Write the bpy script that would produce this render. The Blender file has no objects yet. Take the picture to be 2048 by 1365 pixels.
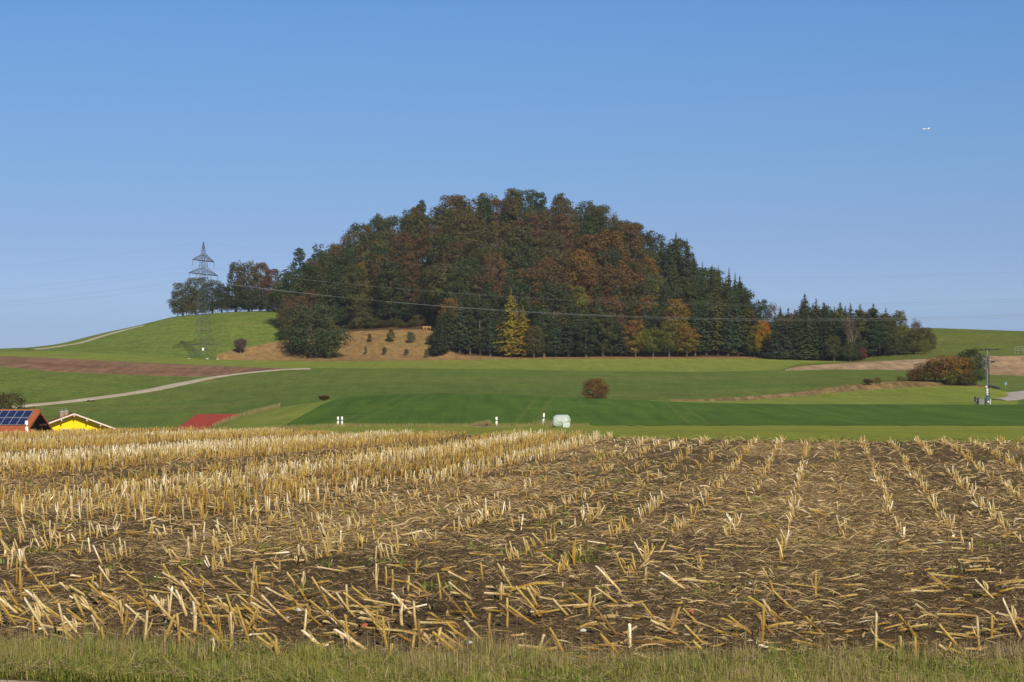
import bpy, math, random
import numpy as np
from mathutils import Vector, Matrix

random.seed(7)
RNG = np.random.default_rng(11)
scene = bpy.context.scene
COL = scene.collection

# ------------------------------------------------------------------ camera, sky, sun, exposure
F = 4357.0            # focal length in pixels of the 2048 px wide photograph
HZ = 800.0            # the row of the true horizon
EYE = 1.75
cam_data = bpy.data.cameras.new('camera')
cam_data.sensor_width = 36.0
cam_data.lens = 36.0 * F / 2048.0
cam_data.shift_y = (HZ - 682.5) / 2048.0
cam_data.clip_start = 0.5
cam_data.clip_end = 30000.0
cam = bpy.data.objects.new('camera', cam_data)
cam.location = (0, 0, EYE)
cam.rotation_euler = (math.radians(90), 0, 0)
COL.objects.link(cam)
scene.camera = cam

TO_SUN = Vector((0.30, -0.95, 0.0)).normalized()
SUN_EL = math.radians(33)
world = bpy.data.worlds.new('World')
scene.world = world
world.use_nodes = True
wn = world.node_tree.nodes
wl = world.node_tree.links
for n in list(wn): wn.remove(n)
sky = wn.new('ShaderNodeTexSky'); sky.sky_type = 'NISHITA'; sky.sun_disc = False
sky.sun_elevation = SUN_EL
sky.sun_rotation = math.atan2(TO_SUN.x, TO_SUN.y)
sky.air_density = 1.0; sky.dust_density = 0.0; sky.ozone_density = 4.0
sky.altitude = 600
bgn = wn.new('ShaderNodeBackground'); bgn.inputs['Strength'].default_value = 0.072
wo = wn.new('ShaderNodeOutputWorld')
# the air of a clear October day: the same gradient of blue all the way round, by height above the horizon
wt = wn.new('ShaderNodeTexCoord'); wsx = wn.new('ShaderNodeSeparateXYZ'); wl.new(wt.outputs['Generated'], wsx.inputs[0])
wr = wn.new('ShaderNodeValToRGB'); wl.new(wsx.outputs['Z'], wr.inputs[0])
_st = [(0.0, (0.40, 0.48, 0.82)), (0.03, (0.44, 0.515, 0.84)), (0.046, (0.54, 0.60, 0.89)), (0.073, (0.57, 0.605, 0.845)), (0.10, (0.58, 0.665, 0.87)), (0.1275, (0.59, 0.71, 0.91)), (0.154, (0.58, 0.75, 0.955)), (0.18, (0.56, 0.77, 1.0)), (1.0, (0.56, 0.77, 1.0))]
_e = wr.color_ramp.elements
_e[0].position, _e[0].color = _st[0][0], (*_st[0][1], 1)
_e[1].position, _e[1].color = _st[-1][0], (*_st[-1][1], 1)
for _p, _c in _st[1:-1]:
    _k = _e.new(_p); _k.color = (*_c, 1)
wm = wn.new('ShaderNodeMix'); wm.data_type = 'RGBA'; wm.blend_type = 'MULTIPLY'; wm.inputs[0].default_value = 1.0
wl.new(sky.outputs[0], wm.inputs[6]); wl.new(wr.outputs[0], wm.inputs[7])
wl.new(wm.outputs[2], bgn.inputs[0]); wl.new(bgn.outputs[0], wo.inputs[0])

sun_data = bpy.data.lights.new('sun', 'SUN')
sun_data.energy = 4.6
sun_data.angle = math.radians(0.5)
sun_data.color = (1.0, 0.89, 0.70)
sun = bpy.data.objects.new('sun', sun_data)
sd = Vector((TO_SUN.x * math.cos(SUN_EL), TO_SUN.y * math.cos(SUN_EL), math.sin(SUN_EL)))
sun.rotation_euler = sd.to_track_quat('Z', 'Y').to_euler()
sun.location = sd * 60
COL.objects.link(sun)

scene.view_settings.view_transform = 'Standard'
scene.view_settings.look = 'None'
scene.view_settings.exposure = 0.32
scene.view_settings.gamma = 1.0
scene.view_settings.use_curve_mapping = False

# ------------------------------------------------------------------ small helpers
def link(o, parent=None):
    COL.objects.link(o)
    if parent is not None: o.parent = parent
    return o

def tag(o, label=None, cat=None, group=None, kind=None):
    if label: o['label'] = label
    if cat: o['category'] = cat
    if group: o['group'] = group
    if kind: o['kind'] = kind
    return o

def empty(name, loc, rz=0.0):
    o = bpy.data.objects.new(name, None)
    o.empty_display_size = 0.3
    o.location = loc; o.rotation_euler = (0, 0, rz)
    COL.objects.link(o)
    return o

def np_mesh(name, verts, polys, attrs=None, mats=(), mat_idx=None, smooth=False):
    """polys: list of (n,k) int arrays; attrs: {name: per-vertex float array}"""
    me = bpy.data.meshes.new(name)
    verts = np.asarray(verts, dtype=np.float32)
    me.vertices.add(len(verts)); me.vertices.foreach_set('co', verts.ravel())
    loops = np.concatenate([p.ravel() for p in polys]).astype(np.int32)
    sizes = np.concatenate([np.full(len(p), p.shape[1], dtype=np.int32) for p in polys])
    starts = np.concatenate([[0], np.cumsum(sizes)[:-1]]).astype(np.int32)
    me.loops.add(len(loops)); me.loops.foreach_set('vertex_index', loops)
    me.polygons.add(len(sizes)); me.polygons.foreach_set('loop_start', starts)
    me.polygons.foreach_set('loop_total', sizes)
    if mat_idx is not None: me.polygons.foreach_set('material_index', np.asarray(mat_idx, dtype=np.int32))
    me.polygons.foreach_set('use_smooth', np.full(len(sizes), bool(smooth)))
    for m in mats: me.materials.append(m)
    for k, a in (attrs or {}).items():
        at = me.attributes.new(k, 'FLOAT', 'POINT')
        at.data.foreach_set('value', np.asarray(a, dtype=np.float32).ravel())
    me.update(calc_edges=True)
    me.validate()
    return me

def obj(name, me, parent=None, loc=None, rot=None):
    o = bpy.data.objects.new(name, me)
    if loc is not None: o.location = loc
    if rot is not None: o.rotation_euler = rot
    return link(o, parent)

class MB:
    """collects simple solids and links them as one mesh"""
    def __init__(s): s.v = []; s.f = []
    def add(s, vs, fs):
        b = len(s.v); s.v += [tuple(v) for v in vs]; s.f += [tuple(i + b for i in f) for f in fs]; return s
    def box(s, c, d, rz=0.0, m=None):
        x, y, z = d[0] / 2, d[1] / 2, d[2] / 2
        vs = [Vector((sx * x, sy * y, sz * z)) for sz in (-1, 1) for sy in (-1, 1) for sx in (-1, 1)]
        R = m if m is not None else Matrix.Rotation(rz, 3, 'Z')
        vs = [R @ v + Vector(c) for v in vs]
        return s.add(vs, [(0, 2, 3, 1), (4, 5, 7, 6), (0, 1, 5, 4), (2, 6, 7, 3), (0, 4, 6, 2), (1, 3, 7, 5)])
    def tube(s, pts, radii, n=6, cap=True):
        pts = [Vector(p) for p in pts]
        if not hasattr(radii, '__len__'): radii = [radii] * len(pts)
        rings = []
        for i, p in enumerate(pts):
            t = (pts[min(i + 1, len(pts) - 1)] - pts[max(i - 1, 0)]).normalized()
            a = t.cross(Vector((0, 0, 1)) if abs(t.z) < 0.9 else Vector((1, 0, 0))).normalized(); b = t.cross(a)
            rings.append([p + (a * math.cos(2 * math.pi * k / n) + b * math.sin(2 * math.pi * k / n)) * radii[i] for k in range(n)])
        vs = [v for r in rings for v in r]; fs = []
        for i in range(len(pts) - 1):
            for k in range(n):
                k2 = (k + 1) % n
                fs.append((i * n + k, i * n + k2, (i + 1) * n + k2, (i + 1) * n + k))
        if cap:
            fs.append(tuple(range(n))[::-1]); fs.append(tuple((len(pts) - 1) * n + k for k in range(n)))
        return s.add(vs, fs)
    def build(s, name, mat, parent=None, smooth=False, loc=None, rz=0.0):
        me = bpy.data.meshes.new(name); me.from_pydata(s.v, [], s.f)
        me.materials.append(mat); me.validate()
        if smooth: me.polygons.foreach_set('use_smooth', [True] * len(me.polygons))
        o = obj(name, me, parent, loc)
        o.rotation_euler = (0, 0, rz)
        return o

# lattice value noise, vectorised
def _hash(ix, iy, seed):
    h = (ix.astype(np.int64) * 374761393 + iy.astype(np.int64) * 668265263 + seed * 982451653) & 0x7fffffff
    h = ((h ^ (h >> 13)) * 1274126177) & 0x7fffffff
    h = h ^ (h >> 16)
    return (h & 0xffff) / 65535.0
def vnoise(x, y, s, seed=0):
    x = np.asarray(x, float) / s; y = np.asarray(y, float) / s
    ix = np.floor(x); iy = np.floor(y); fx = x - ix; fy = y - iy
    fx = fx * fx * (3 - 2 * fx); fy = fy * fy * (3 - 2 * fy)
    a = _hash(ix, iy, seed); b = _hash(ix + 1, iy, seed); c = _hash(ix, iy + 1, seed); d = _hash(ix + 1, iy + 1, seed)
    return (a * (1 - fx) + b * fx) * (1 - fy) + (c * (1 - fx) + d * fx) * fy

# ------------------------------------------------------------------ materials
def new_mat(name):
    m = bpy.data.materials.new(name); m.use_nodes = True
    nt = m.node_tree
    for n in list(nt.nodes): nt.nodes.remove(n)
    return m, nt, nt.nodes, nt.links
def ramp(nodes, stops):
    r = nodes.new('ShaderNodeValToRGB'); e = r.color_ramp.elements
    e[0].position, e[0].color = stops[0][0], (*stops[0][1], 1)
    e[1].position, e[1].color = stops[-1][0], (*stops[-1][1], 1)
    for p, c in stops[1:-1]:
        k = e.new(p); k.color = (*c, 1)
    return r
def noise(nodes, links, vec, scale, detail=4, rough=0.6, dist=0.0):
    n = nodes.new('ShaderNodeTexNoise'); n.inputs['Scale'].default_value = scale
    n.inputs['Detail'].default_value = detail; n.inputs['Roughness'].default_value = rough
    n.inputs['Distortion'].default_value = dist
    if vec is not None: links.new(vec, n.inputs['Vector'])
    return n
def mapping(nodes, links, vec, rz=0.0, scale=(1, 1, 1)):
    m = nodes.new('ShaderNodeMapping'); m.inputs['Rotation'].default_value = (0, 0, rz)
    m.inputs['Scale'].default_value = scale; links.new(vec, m.inputs['Vector']); return m.outputs[0]
def mixc(nodes, links, fac, a, b, mode='MIX'):
    m = nodes.new('ShaderNodeMix'); m.data_type = 'RGBA'; m.blend_type = mode
    for sock, v in ((m.inputs[0], fac), (m.inputs[6], a), (m.inputs[7], b)):
        if isinstance(v, (int, float)): sock.default_value = v
        elif isinstance(v, tuple): sock.default_value = (*v, 1) if len(v) == 3 else v
        else: links.new(v, sock)
    return m.outputs[2]
def principled(nodes, links, col, rough=0.8, bump=None, bump_s=0.3, bump_d=0.02, spec=0.2, metal=0.0):
    p = nodes.new('ShaderNodeBsdfPrincipled'); o = nodes.new('ShaderNodeOutputMaterial')
    if isinstance(col, tuple): p.inputs['Base Color'].default_value = (*col, 1)
    else: links.new(col, p.inputs['Base Color'])
    p.inputs['Roughness'].default_value = rough; p.inputs['Metallic'].default_value = metal
    p.inputs['Specular IOR Level'].default_value = spec
    if bump is not None:
        b = nodes.new('ShaderNodeBump'); b.inputs['Strength'].default_value = bump_s; b.inputs['Distance'].default_value = bump_d
        links.new(bump, b.inputs['Height']); links.new(b.outputs[0], p.inputs['Normal'])
    links.new(p.outputs[0], o.inputs[0]); return p

def simple_mat(name, col, rough=0.7, var=0.25, scale=3.0, metal=0.0, spec=0.3):
    m, nt, N, L = new_mat(name)
    tc = N.new('ShaderNodeTexCoord')
    n = noise(N, L, tc.outputs['Object'], scale, 5)
    c = mixc(N, L, n.outputs[0], tuple(x * (1 - var) for x in col), tuple(min(1, x * (1 + var)) for x in col))
    principled(N, L, c, rough, n.outputs[0], 0.25, 0.01, spec, metal)
    return m

def field_mat(name, c1, c2, c3=None, stripe=None, patch=0.02, fine=1.2, streak_rz=0.0, speck=0.45, tram=None):
    """a far field: large patches, drill streaks and grain, all in world metres"""
    m, nt, N, L = new_mat(name)
    g = N.new('ShaderNodeNewGeometry'); P = g.outputs['Position']
    big = noise(N, L, mapping(N, L, P, streak_rz, (0.35, 1.0, 1.0)), patch, 3, 0.55, 0.6)
    r = ramp(N, [(0.3, c1), (0.7, c2)]); L.new(big.outputs[0], r.inputs[0])
    col = r.outputs[0]
    if c3:
        b2 = noise(N, L, mapping(N, L, P, streak_rz + 0.2, (0.3, 1, 1)), patch * 3.1, 4, 0.65)
        rr = ramp(N, [(0.52, (0, 0, 0)), (0.72, (1, 1, 1))]); L.new(b2.outputs[0], rr.inputs[0])
        fac = N.new('ShaderNodeMath'); fac.operation = 'MULTIPLY'; fac.inputs[1].default_value = 0.6; L.new(rr.outputs[0], fac.inputs[0])
        col = mixc(N, L, fac.outputs[0], col, c3)
    if stripe:
        st = noise(N, L, mapping(N, L, P, stripe[0], (stripe[1], stripe[1] * 0.02, 1)), 1.0, 3, 0.6)
        rs = ramp(N, [(0.35, (1 - stripe[2],) * 3), (0.65, (1 + stripe[2],) * 3)]); L.new(st.outputs[0], rs.inputs[0])
        col = mixc(N, L, 1.0, col, rs.outputs[0], 'MULTIPLY')
    if tram:
        # drill tramlines: bare wheelings a fixed width apart
        sx = N.new('ShaderNodeSeparateXYZ'); L.new(mapping(N, L, P, tram[0], (1.0 / tram[1],) * 3), sx.inputs[0])
        acc = None
        for off in (0.0, 1.9 / tram[1]):
            ad = N.new('ShaderNodeMath'); ad.operation = 'ADD'; ad.inputs[1].default_value = 500.38 + off; L.new(sx.outputs['X'], ad.inputs[0])
            fr = N.new('ShaderNodeMath'); fr.operation = 'FRACT'; L.new(ad.outputs[0], fr.inputs[0])
            lt = N.new('ShaderNodeMath'); lt.operation = 'LESS_THAN'; lt.inputs[1].default_value = 0.5 / tram[1]; L.new(fr.outputs[0], lt.inputs[0])
            if acc is None: acc = lt.outputs[0]
            else:
                mxx = N.new('ShaderNodeMath'); mxx.operation = 'MAXIMUM'; L.new(acc, mxx.inputs[0]); L.new(lt.outputs[0], mxx.inputs[1]); acc = mxx.outputs[0]
        ml = N.new('ShaderNodeMath'); ml.operation = 'MULTIPLY'; ml.inputs[1].default_value = tram[2]; L.new(acc, ml.inputs[0])
        col = mixc(N, L, ml.outputs[0], col, tram[3])
    md = noise(N, L, mapping(N, L, P, streak_rz + 0.5, (0.5, 1, 1)), patch * 9, 5, 0.7)
    rm = ramp(N, [(0.32, (0.84, 0.86, 0.84)), (0.68, (1.16, 1.13, 1.1))]); L.new(md.outputs[0], rm.inputs[0])
    col = mixc(N, L, 1.0, col, rm.outputs[0], 'MULTIPLY')
    fn = noise(N, L, P, fine, 6, 0.75)
    rf = ramp(N, [(0.3, (1 - speck,) * 3), (0.7, (1 + speck,) * 3)]); L.new(fn.outputs[0], rf.inputs[0])
    col = mixc(N, L, 1.0, col, rf.outputs[0], 'MULTIPLY')
    principled(N, L, col, 0.95, fn.outputs[0], 0.5, 0.15, 0.05)
    return m

def leaf_mat(name, transl=0.25, rough=0.7, h0=0.482, h1=0.522):
    """foliage: the object's own colour, varied from spray to spray and leaf to leaf"""
    m, nt, N, L = new_mat(name)
    oi = N.new('ShaderNodeObjectInfo')
    a = N.new('ShaderNodeAttribute'); a.attribute_name = 'clump'
    b = N.new('ShaderNodeAttribute'); b.attribute_name = 'leafr'
    hs = N.new('ShaderNodeHueSaturation'); L.new(oi.outputs['Color'], hs.inputs['Color'])
    mh = N.new('ShaderNodeMapRange'); mh.inputs[3].default_value = h0; mh.inputs[4].default_value = h1
    L.new(a.outputs['Fac'], mh.inputs[0]); L.new(mh.outputs[0], hs.inputs['Hue'])
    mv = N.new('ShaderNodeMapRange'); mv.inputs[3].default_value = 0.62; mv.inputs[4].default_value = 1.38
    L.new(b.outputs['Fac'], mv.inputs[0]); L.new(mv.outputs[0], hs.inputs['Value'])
    d = N.new('ShaderNodeBsdfPrincipled'); d.inputs['Roughness'].default_value = rough; d.inputs['Specular IOR Level'].default_value = 0.15
    t = N.new('ShaderNodeBsdfTranslucent'); mx = N.new('ShaderNodeMixShader'); mx.inputs[0].default_value = transl
    o = N.new('ShaderNodeOutputMaterial')
    L.new(hs.outputs[0], d.inputs['Base Color']); L.new(hs.outputs[0], t.inputs['Color'])
    L.new(d.outputs[0], mx.inputs[1]); L.new(t.outputs[0], mx.inputs[2]); L.new(mx.outputs[0], o.inputs[0])
    return m

def straw_mat(name, stops, transl=0.0, node_dark=True):
    m, nt, N, L = new_mat(name)
    a = N.new('ShaderNodeAttribute'); a.attribute_name = 'tint'
    k = N.new('ShaderNodeAttribute'); k.attribute_name = 'along'
    oi = N.new('ShaderNodeObjectInfo')
    ad = N.new('ShaderNodeMath'); ad.operation = 'ADD'; L.new(a.outputs['Fac'], ad.inputs[0])
    sc = N.new('ShaderNodeMath'); sc.operation = 'MULTIPLY'; sc.inputs[1].default_value = 0.0; L.new(oi.outputs['Random'], sc.inputs[0])
    L.new(sc.outputs[0], ad.inputs[1])
    r = ramp(N, stops); L.new(ad.outputs[0], r.inputs[0])
    g = N.new('ShaderNodeNewGeometry')
    n = noise(N, L, mapping(N, L, g.outputs['Position'], 0, (60, 60, 12)), 1.0, 3, 0.7)
    rf = ramp(N, [(0.3, (0.6, 0.55, 0.5)), (0.65, (1.15, 1.15, 1.15))]); L.new(n.outputs[0], rf.inputs[0])
    col = mixc(N, L, 1.0, r.outputs[0], rf.outputs[0], 'MULTIPLY')
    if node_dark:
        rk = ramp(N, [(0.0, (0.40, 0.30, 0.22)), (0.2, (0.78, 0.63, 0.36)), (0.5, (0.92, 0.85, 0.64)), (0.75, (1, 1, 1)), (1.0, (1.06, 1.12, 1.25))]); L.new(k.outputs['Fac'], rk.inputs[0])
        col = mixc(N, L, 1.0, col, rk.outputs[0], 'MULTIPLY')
    p = N.new('ShaderNodeBsdfPrincipled'); p.inputs['Roughness'].default_value = 0.55; p.inputs['Specular IOR Level'].default_value = 0.3
    L.new(col, p.inputs['Base Color'])
    o = N.new('ShaderNodeOutputMaterial')
    if transl > 0:
        t = N.new('ShaderNodeBsdfTranslucent'); L.new(col, t.inputs['Color'])
        mx = N.new('ShaderNodeMixShader'); mx.inputs[0].default_value = transl
        L.new(p.outputs[0], mx.inputs[1]); L.new(t.outputs[0], mx.inputs[2]); L.new(mx.outputs[0], o.inputs[0])
    else: L.new(p.outputs[0], o.inputs[0])
    return m

M = {}
M['meadow_light'] = field_mat('meadow_light', (0.155, 0.20, 0.032), (0.19, 0.22, 0.040), (0.225, 0.215, 0.055), stripe=(0.1, 0.5, 0.10), patch=0.03, fine=2.0)
M['meadow_near'] = field_mat('meadow_near', (0.17, 0.205, 0.030), (0.205, 0.225, 0.038), (0.235, 0.22, 0.05), stripe=(-1.45, 0.6, 0.10), patch=0.06, fine=4.0)
M['meadow_mid'] = field_mat('meadow_mid', (0.090, 0.133, 0.025), (0.114, 0.151, 0.030), (0.150, 0.147, 0.042), stripe=(1.2, 0.35, 0.10), patch=0.015, fine=1.2)
M['rye_green'] = field_mat('rye_green', (0.056, 0.112, 0.016), (0.070, 0.124, 0.018), (0.09, 0.13, 0.022), stripe=(0.04, 0.6, 0.14), patch=0.03, fine=2.5, tram=(0.04, 17.0, 0.38, (0.13, 0.155, 0.035)))
M['hill_meadow'] = field_mat('hill_meadow', (0.108, 0.158, 0.028), (0.138, 0.180, 0.034), (0.185, 0.185, 0.055), stripe=(1.35, 0.25, 0.10), patch=0.02, fine=0.8)
M['right_meadow'] = field_mat('right_meadow', (0.095, 0.125, 0.02), (0.13, 0.15, 0.026), (0.14, 0.115, 0.04), stripe=(1.5, 0.2, 0.10), patch=0.02, fine=0.8)
M['ploughed'] = field_mat('ploughed', (0.17, 0.098, 0.058), (0.235, 0.14, 0.085), (0.28, 0.18, 0.10), stripe=(1.4, 0.5, 0.22), patch=0.03, fine=1.6, speck=0.4)
M['tan_stubble'] = field_mat('tan_stubble', (0.26, 0.17, 0.10), (0.34, 0.235, 0.145), (0.40, 0.30, 0.17), stripe=(1.25, 0.4, 0.25), patch=0.03, fine=1.4, speck=0.4)
M['dry_grass'] = field_mat('dry_grass', (0.205, 0.130, 0.055), (0.255, 0.160, 0.066), (0.155, 0.145, 0.045), stripe=(1.4, 0.5, 0.16), patch=0.045, fine=0.9, speck=0.42)
M['bank_grass'] = field_mat('bank_grass', (0.17, 0.115, 0.05), (0.24, 0.17, 0.075), (0.10, 0.075, 0.03), stripe=(0.3, 1.1, 0.35), patch=0.08, fine=1.5, speck=0.5)
M['forest_floor'] = field_mat('forest_floor', (0.055, 0.038, 0.02), (0.09, 0.055, 0.028), (0.16, 0.09, 0.05), patch=0.06, fine=1.5)
M['far_ground'] = field_mat('far_ground', (0.09, 0.12, 0.03), (0.11, 0.14, 0.03))
M['path_gravel'] = field_mat('path_gravel', (0.34, 0.29, 0.22), (0.44, 0.38, 0.30), patch=0.1, fine=3.0, speck=0.2)
M['asphalt'] = field_mat('asphalt', (0.30, 0.27, 0.25), (0.38, 0.34, 0.32), patch=0.2, fine=12.0, speck=0.3)
M['verge_soil'] = field_mat('verge_soil', (0.10, 0.085, 0.035), (0.14, 0.12, 0.045), patch=0.6, fine=14.0, speck=0.4)

# soil of the maize field: dark earth, chaff speckle, green patches
def soil_mat():
    m, nt, N, L = new_mat('field_soil')
    g = N.new('ShaderNodeNewGeometry'); P = g.outputs['Position']
    a = N.new('ShaderNodeAttribute'); a.attribute_name = 'chaff'
    big = noise(N, L, P, 0.45, 4, 0.6)
    r = ramp(N, [(0.3, (0.062, 0.042, 0.021)), (0.7, (0.112, 0.077, 0.038))]); L.new(big.outputs[0], r.inputs[0])
    fn = noise(N, L, P, 14, 6, 0.75)
    rf = ramp(N, [(0.32, (0.5, 0.5, 0.5)), (0.68, (1.45, 1.45, 1.45))]); L.new(fn.outputs[0], rf.inputs[0])
    col = mixc(N, L, 1.0, r.outputs[0], rf.outputs[0], 'MULTIPLY')
    # chaff: stretched flecks of straw
    f1 = noise(N, L, mapping(N, L, P, 0.5, (22, 70, 40)), 1.0, 3, 0.7, 0.8)
    f2 = noise(N, L, mapping(N, L, P, -0.9, (20, 75, 40)), 1.0, 3, 0.7, 0.8)
    mx = N.new('ShaderNodeMath'); mx.operation = 'MAXIMUM'; L.new(f1.outputs[0], mx.inputs[0]); L.new(f2.outputs[0], mx.inputs[1])
    ad = N.new('ShaderNodeMath'); ad.operation = 'MULTIPLY_ADD'; ad.inputs[1].default_value = 0.155; L.new(a.outputs['Fac'], ad.inputs[0]); L.new(mx.outputs[0], ad.inputs[2])
    rc = ramp(N, [(0.66, (0, 0, 0)), (0.74, (1, 1, 1))]); L.new(ad.outputs[0], rc.inputs[0])
    pn = noise(N, L, P, 30, 2)
    rp = ramp(N, [(0.3, (0.26, 0.18, 0.08)), (0.7, (0.50, 0.36, 0.16))]); L.new(pn.outputs[0], rp.inputs[0])
    col = mixc(N, L, rc.outputs[0], col, rp.outputs[0])
    gn = noise(N, L, P, 0.35, 5, 0.7)
    rg = ramp(N, [(0.62, (0, 0, 0)), (0.72, (0.55, 0.55, 0.55))]); L.new(gn.outputs[0], rg.inputs[0])
    col = mixc(N, L, rg.outputs[0], col, (0.075, 0.085, 0.025))
    principled(N, L, col, 0.95, fn.outputs[0], 0.9, 0.04, 0.08)
    return m
M['soil'] = soil_mat()
M['clod'] = simple_mat('clod', (0.10, 0.070, 0.036), 0.95, 0.5, 25.0, spec=0.05)
M['leaf'] = leaf_mat('leaf', 0.16); M['turning_leaf'] = leaf_mat('turning_leaf', 0.16, 0.7, 0.475, 0.565); M['needle'] = leaf_mat('needle', 0.08)
M['bark'] = simple_mat('bark', (0.11, 0.085, 0.065), 0.95, 0.4, 4.0, spec=0.05)
M['pale_bark'] = simple_mat('pale_bark', (0.30, 0.26, 0.22), 0.9, 0.3, 4.0, spec=0.05)
M['twig'] = simple_mat('twig', (0.20, 0.15, 0.125), 0.9, 0.3, 6.0, spec=0.05)
STRAW = [(0.0, (0.17, 0.11, 0.055)), (0.2, (0.33, 0.215, 0.042)), (0.4, (0.42, 0.30, 0.065)), (0.62, (0.45, 0.35, 0.15)), (0.85, (0.54, 0.44, 0.25)), (1.0, (0.76, 0.69, 0.50))]
M['stalk'] = straw_mat('stalk', STRAW)
M['litter'] = straw_mat('litter', [(0.0, (0.13, 0.082, 0.045)), (0.3, (0.25, 0.170, 0.076)), (0.6, (0.42, 0.305, 0.135)), (0.85, (0.58, 0.45, 0.22)), (1.0, (0.68, 0.58, 0.39))], 0.1, False)
M['grass_blade'] = straw_mat('grass_blade', [(0.0, (0.10, 0.165, 0.022)), (0.3, (0.21, 0.25, 0.040)), (0.52, (0.34, 0.32, 0.075)), (0.72, (0.30, 0.25, 0.10)), (0.9, (0.42, 0.33, 0.17)), (1.0, (0.38, 0.29, 0.17))], 0.3, False)

# ------------------------------------------------------------------ the lie of the land
# Survey lines: each crosses the view from left to right; for a bearing u (in photo pixels) it gives distance and height
UG = np.arange(-2600, 4700, 8.0)
def line(pts, smooth=24):
    """pts: (u, value) -> values on UG, lightly smoothed"""
    pts = sorted(pts); u = [p[0] for p in pts]; v = [p[1] for p in pts]
    a = np.interp(UG, u, v)
    if smooth:
        k = max(1, int(smooth / 8)); ker = np.hanning(2 * k + 3); ker /= ker.sum()
        a = np.convolve(np.pad(a, k + 1, mode='edge'), ker, mode='valid')
    return a
def z_of(v, Y): return EYE + (HZ - v) / F * Y
LINES = []   # (name, Y, Z)
def add_line(name, Ypts, vpts=None, zpts=None, smooth=24):
    Y = line(Ypts, smooth); Z = z_of(line(vpts, smooth), Y) if vpts else line(zpts, smooth)
    LINES.append([name, Y, Z])
add_line('n0', [(0, 2.0)], zpts=[(0, -0.08)])
add_line('kerb', [(0, 14.13), (300, 13.72), (1024, 12.9), (2048, 11.8)], zpts=[(0, -0.065)])
add_line('verge', [(0, 15.5), (500, 15.25), (1000, 14.9), (1300, 14.4), (1480, 14.85), (2048, 14.85)], zpts=[(0, -0.05)])
add_line('n3', [(0, 28)], zpts=[(0, -0.08)])
add_line('n4', [(0, 42)], zpts=[(0, -0.03), (1200, 0.0), (1700, 0.16), (2300, 0.2)])
add_line('crest', [(-400, 118), (0, 125), (230, 130), (480, 138), (600, 132), (700, 122), (1000, 105), (1250, 80), (1400, 67), (1650, 62), (2300, 62)],
         vpts=[(-400, 871), (0, 868.5), (230, 865.5), (480, 862), (600, 866), (700, 870), (860, 871), (1000, 870), (1120, 872), (1250, 877), (1400, 880), (1650, 884), (2300, 886)])
add_line('road', [(-400, 150), (0, 152), (480, 170), (680, 188), (990, 194), (1250, 200), (2300, 200)],
         zpts=[(-400, -1.4), (0, -1.3), (400, -0.95), (540, -0.62), (680, -0.54), (990, -0.58), (1250, -0.62), (2300, -0.66)])
add_line('rise', [(0, 300), (1400, 305), (2300, 300)],
         vpts=[(-400, 912), (0, 905), (230, 895), (330, 888), (380, 876), (415, 861), (440, 849), (490, 831), (560, 815), (640, 803), (680, 797), (740, 791), (800, 788), (900, 787), (1000, 789), (1200, 798), (1400, 806), (1600, 809), (2048, 810), (2400, 812)], smooth=16)
add_line('bank_low', [(-400, 360), (600, 352), (1380, 340), (1480, 345), (1600, 352), (1750, 362), (1900, 366), (1985, 362), (2040, 350), (2100, 340), (2400, 335)],
         vpts=[(-400, 856), (0, 853), (230, 853), (400, 850), (470, 836), (560, 817), (640, 803), (720, 795), (800, 791), (1000, 792), (1200, 799), (1380, 803), (1480, 802), (1600, 793), (1700, 783), (1800, 776), (1900, 772), (1960, 774), (2000, 781), (2048, 793), (2200, 800)], smooth=16)
add_line('bank_top', [(-400, 368), (600, 361), (1380, 346), (1480, 350), (1600, 358), (1750, 369), (1900, 373), (1985, 371), (2040, 361), (2100, 352), (2400, 347)],
         vpts=[(-400, 850), (0, 847), (230, 847), (400, 842), (470, 829), (560, 812), (640, 799), (720, 792), (800, 789), (1000, 790), (1200, 795), (1380, 799), (1480, 795), (1600, 784), (1700, 770), (1800, 762), (1900, 764), (1960, 770), (2000, 776), (2048, 783), (2200, 790)], smooth=16)
add_line('strip_low', [(-400, 455), (0, 455), (560, 468), (1000, 480), (1700, 470), (2300, 455)],
         vpts=[(-400, 727), (0, 733), (100, 743), (250, 750), (380, 754), (450, 751), (560, 741), (620, 738.5), (800, 738), (1000, 740), (1200, 743), (1400, 745), (1600, 741), (1680, 739), (1820, 741), (1985, 750), (2048, 752), (2300, 755)], smooth=16)
add_line('strip_top', [(-400, 505), (0, 505), (400, 500), (560, 478), (620, 472), (1000, 484), (1550, 476), (1600, 486), (1700, 500), (2300, 495)],
         vpts=[(-400, 706), (0, 712.5), (100, 716), (250, 723.5), (400, 731), (560, 737), (620, 737), (800, 737), (1000, 739), (1200, 742), (1400, 744), (1560, 741), (1600, 733), (1680, 727), (1850, 718), (1985, 712.5), (2048, 712), (2300, 712)], smooth=16)
add_line('foot', [(-400, 560), (0, 565), (400, 576), (870, 575), (1540, 575), (1720, 568), (1900, 560), (2300, 560)],
         vpts=[(-400, 702), (0, 703), (150, 704), (300, 713), (430, 720), (560, 722.5), (700, 723), (870, 721), (1000, 719), (1540, 717.5), (1640, 722), (1720, 723), (1780, 714), (1870, 708), (2048, 704), (2300, 704)])
add_line('brown_top', [(-400, 570), (200, 578), (430, 580), (560, 600), (690, 620), (870, 620), (892, 588), (1540, 584), (1720, 577), (2300, 572)],
         vpts=[(-400, 701.5), (0, 702), (150, 702), (300, 709), (420, 716), (450, 703), (560, 683), (690, 664), (780, 660), (870, 659), (905, 710), (1000, 715), (1540, 714), (1640, 718), (1720, 719), (1780, 710), (1870, 704), (2048, 700), (2300, 700)])
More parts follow.
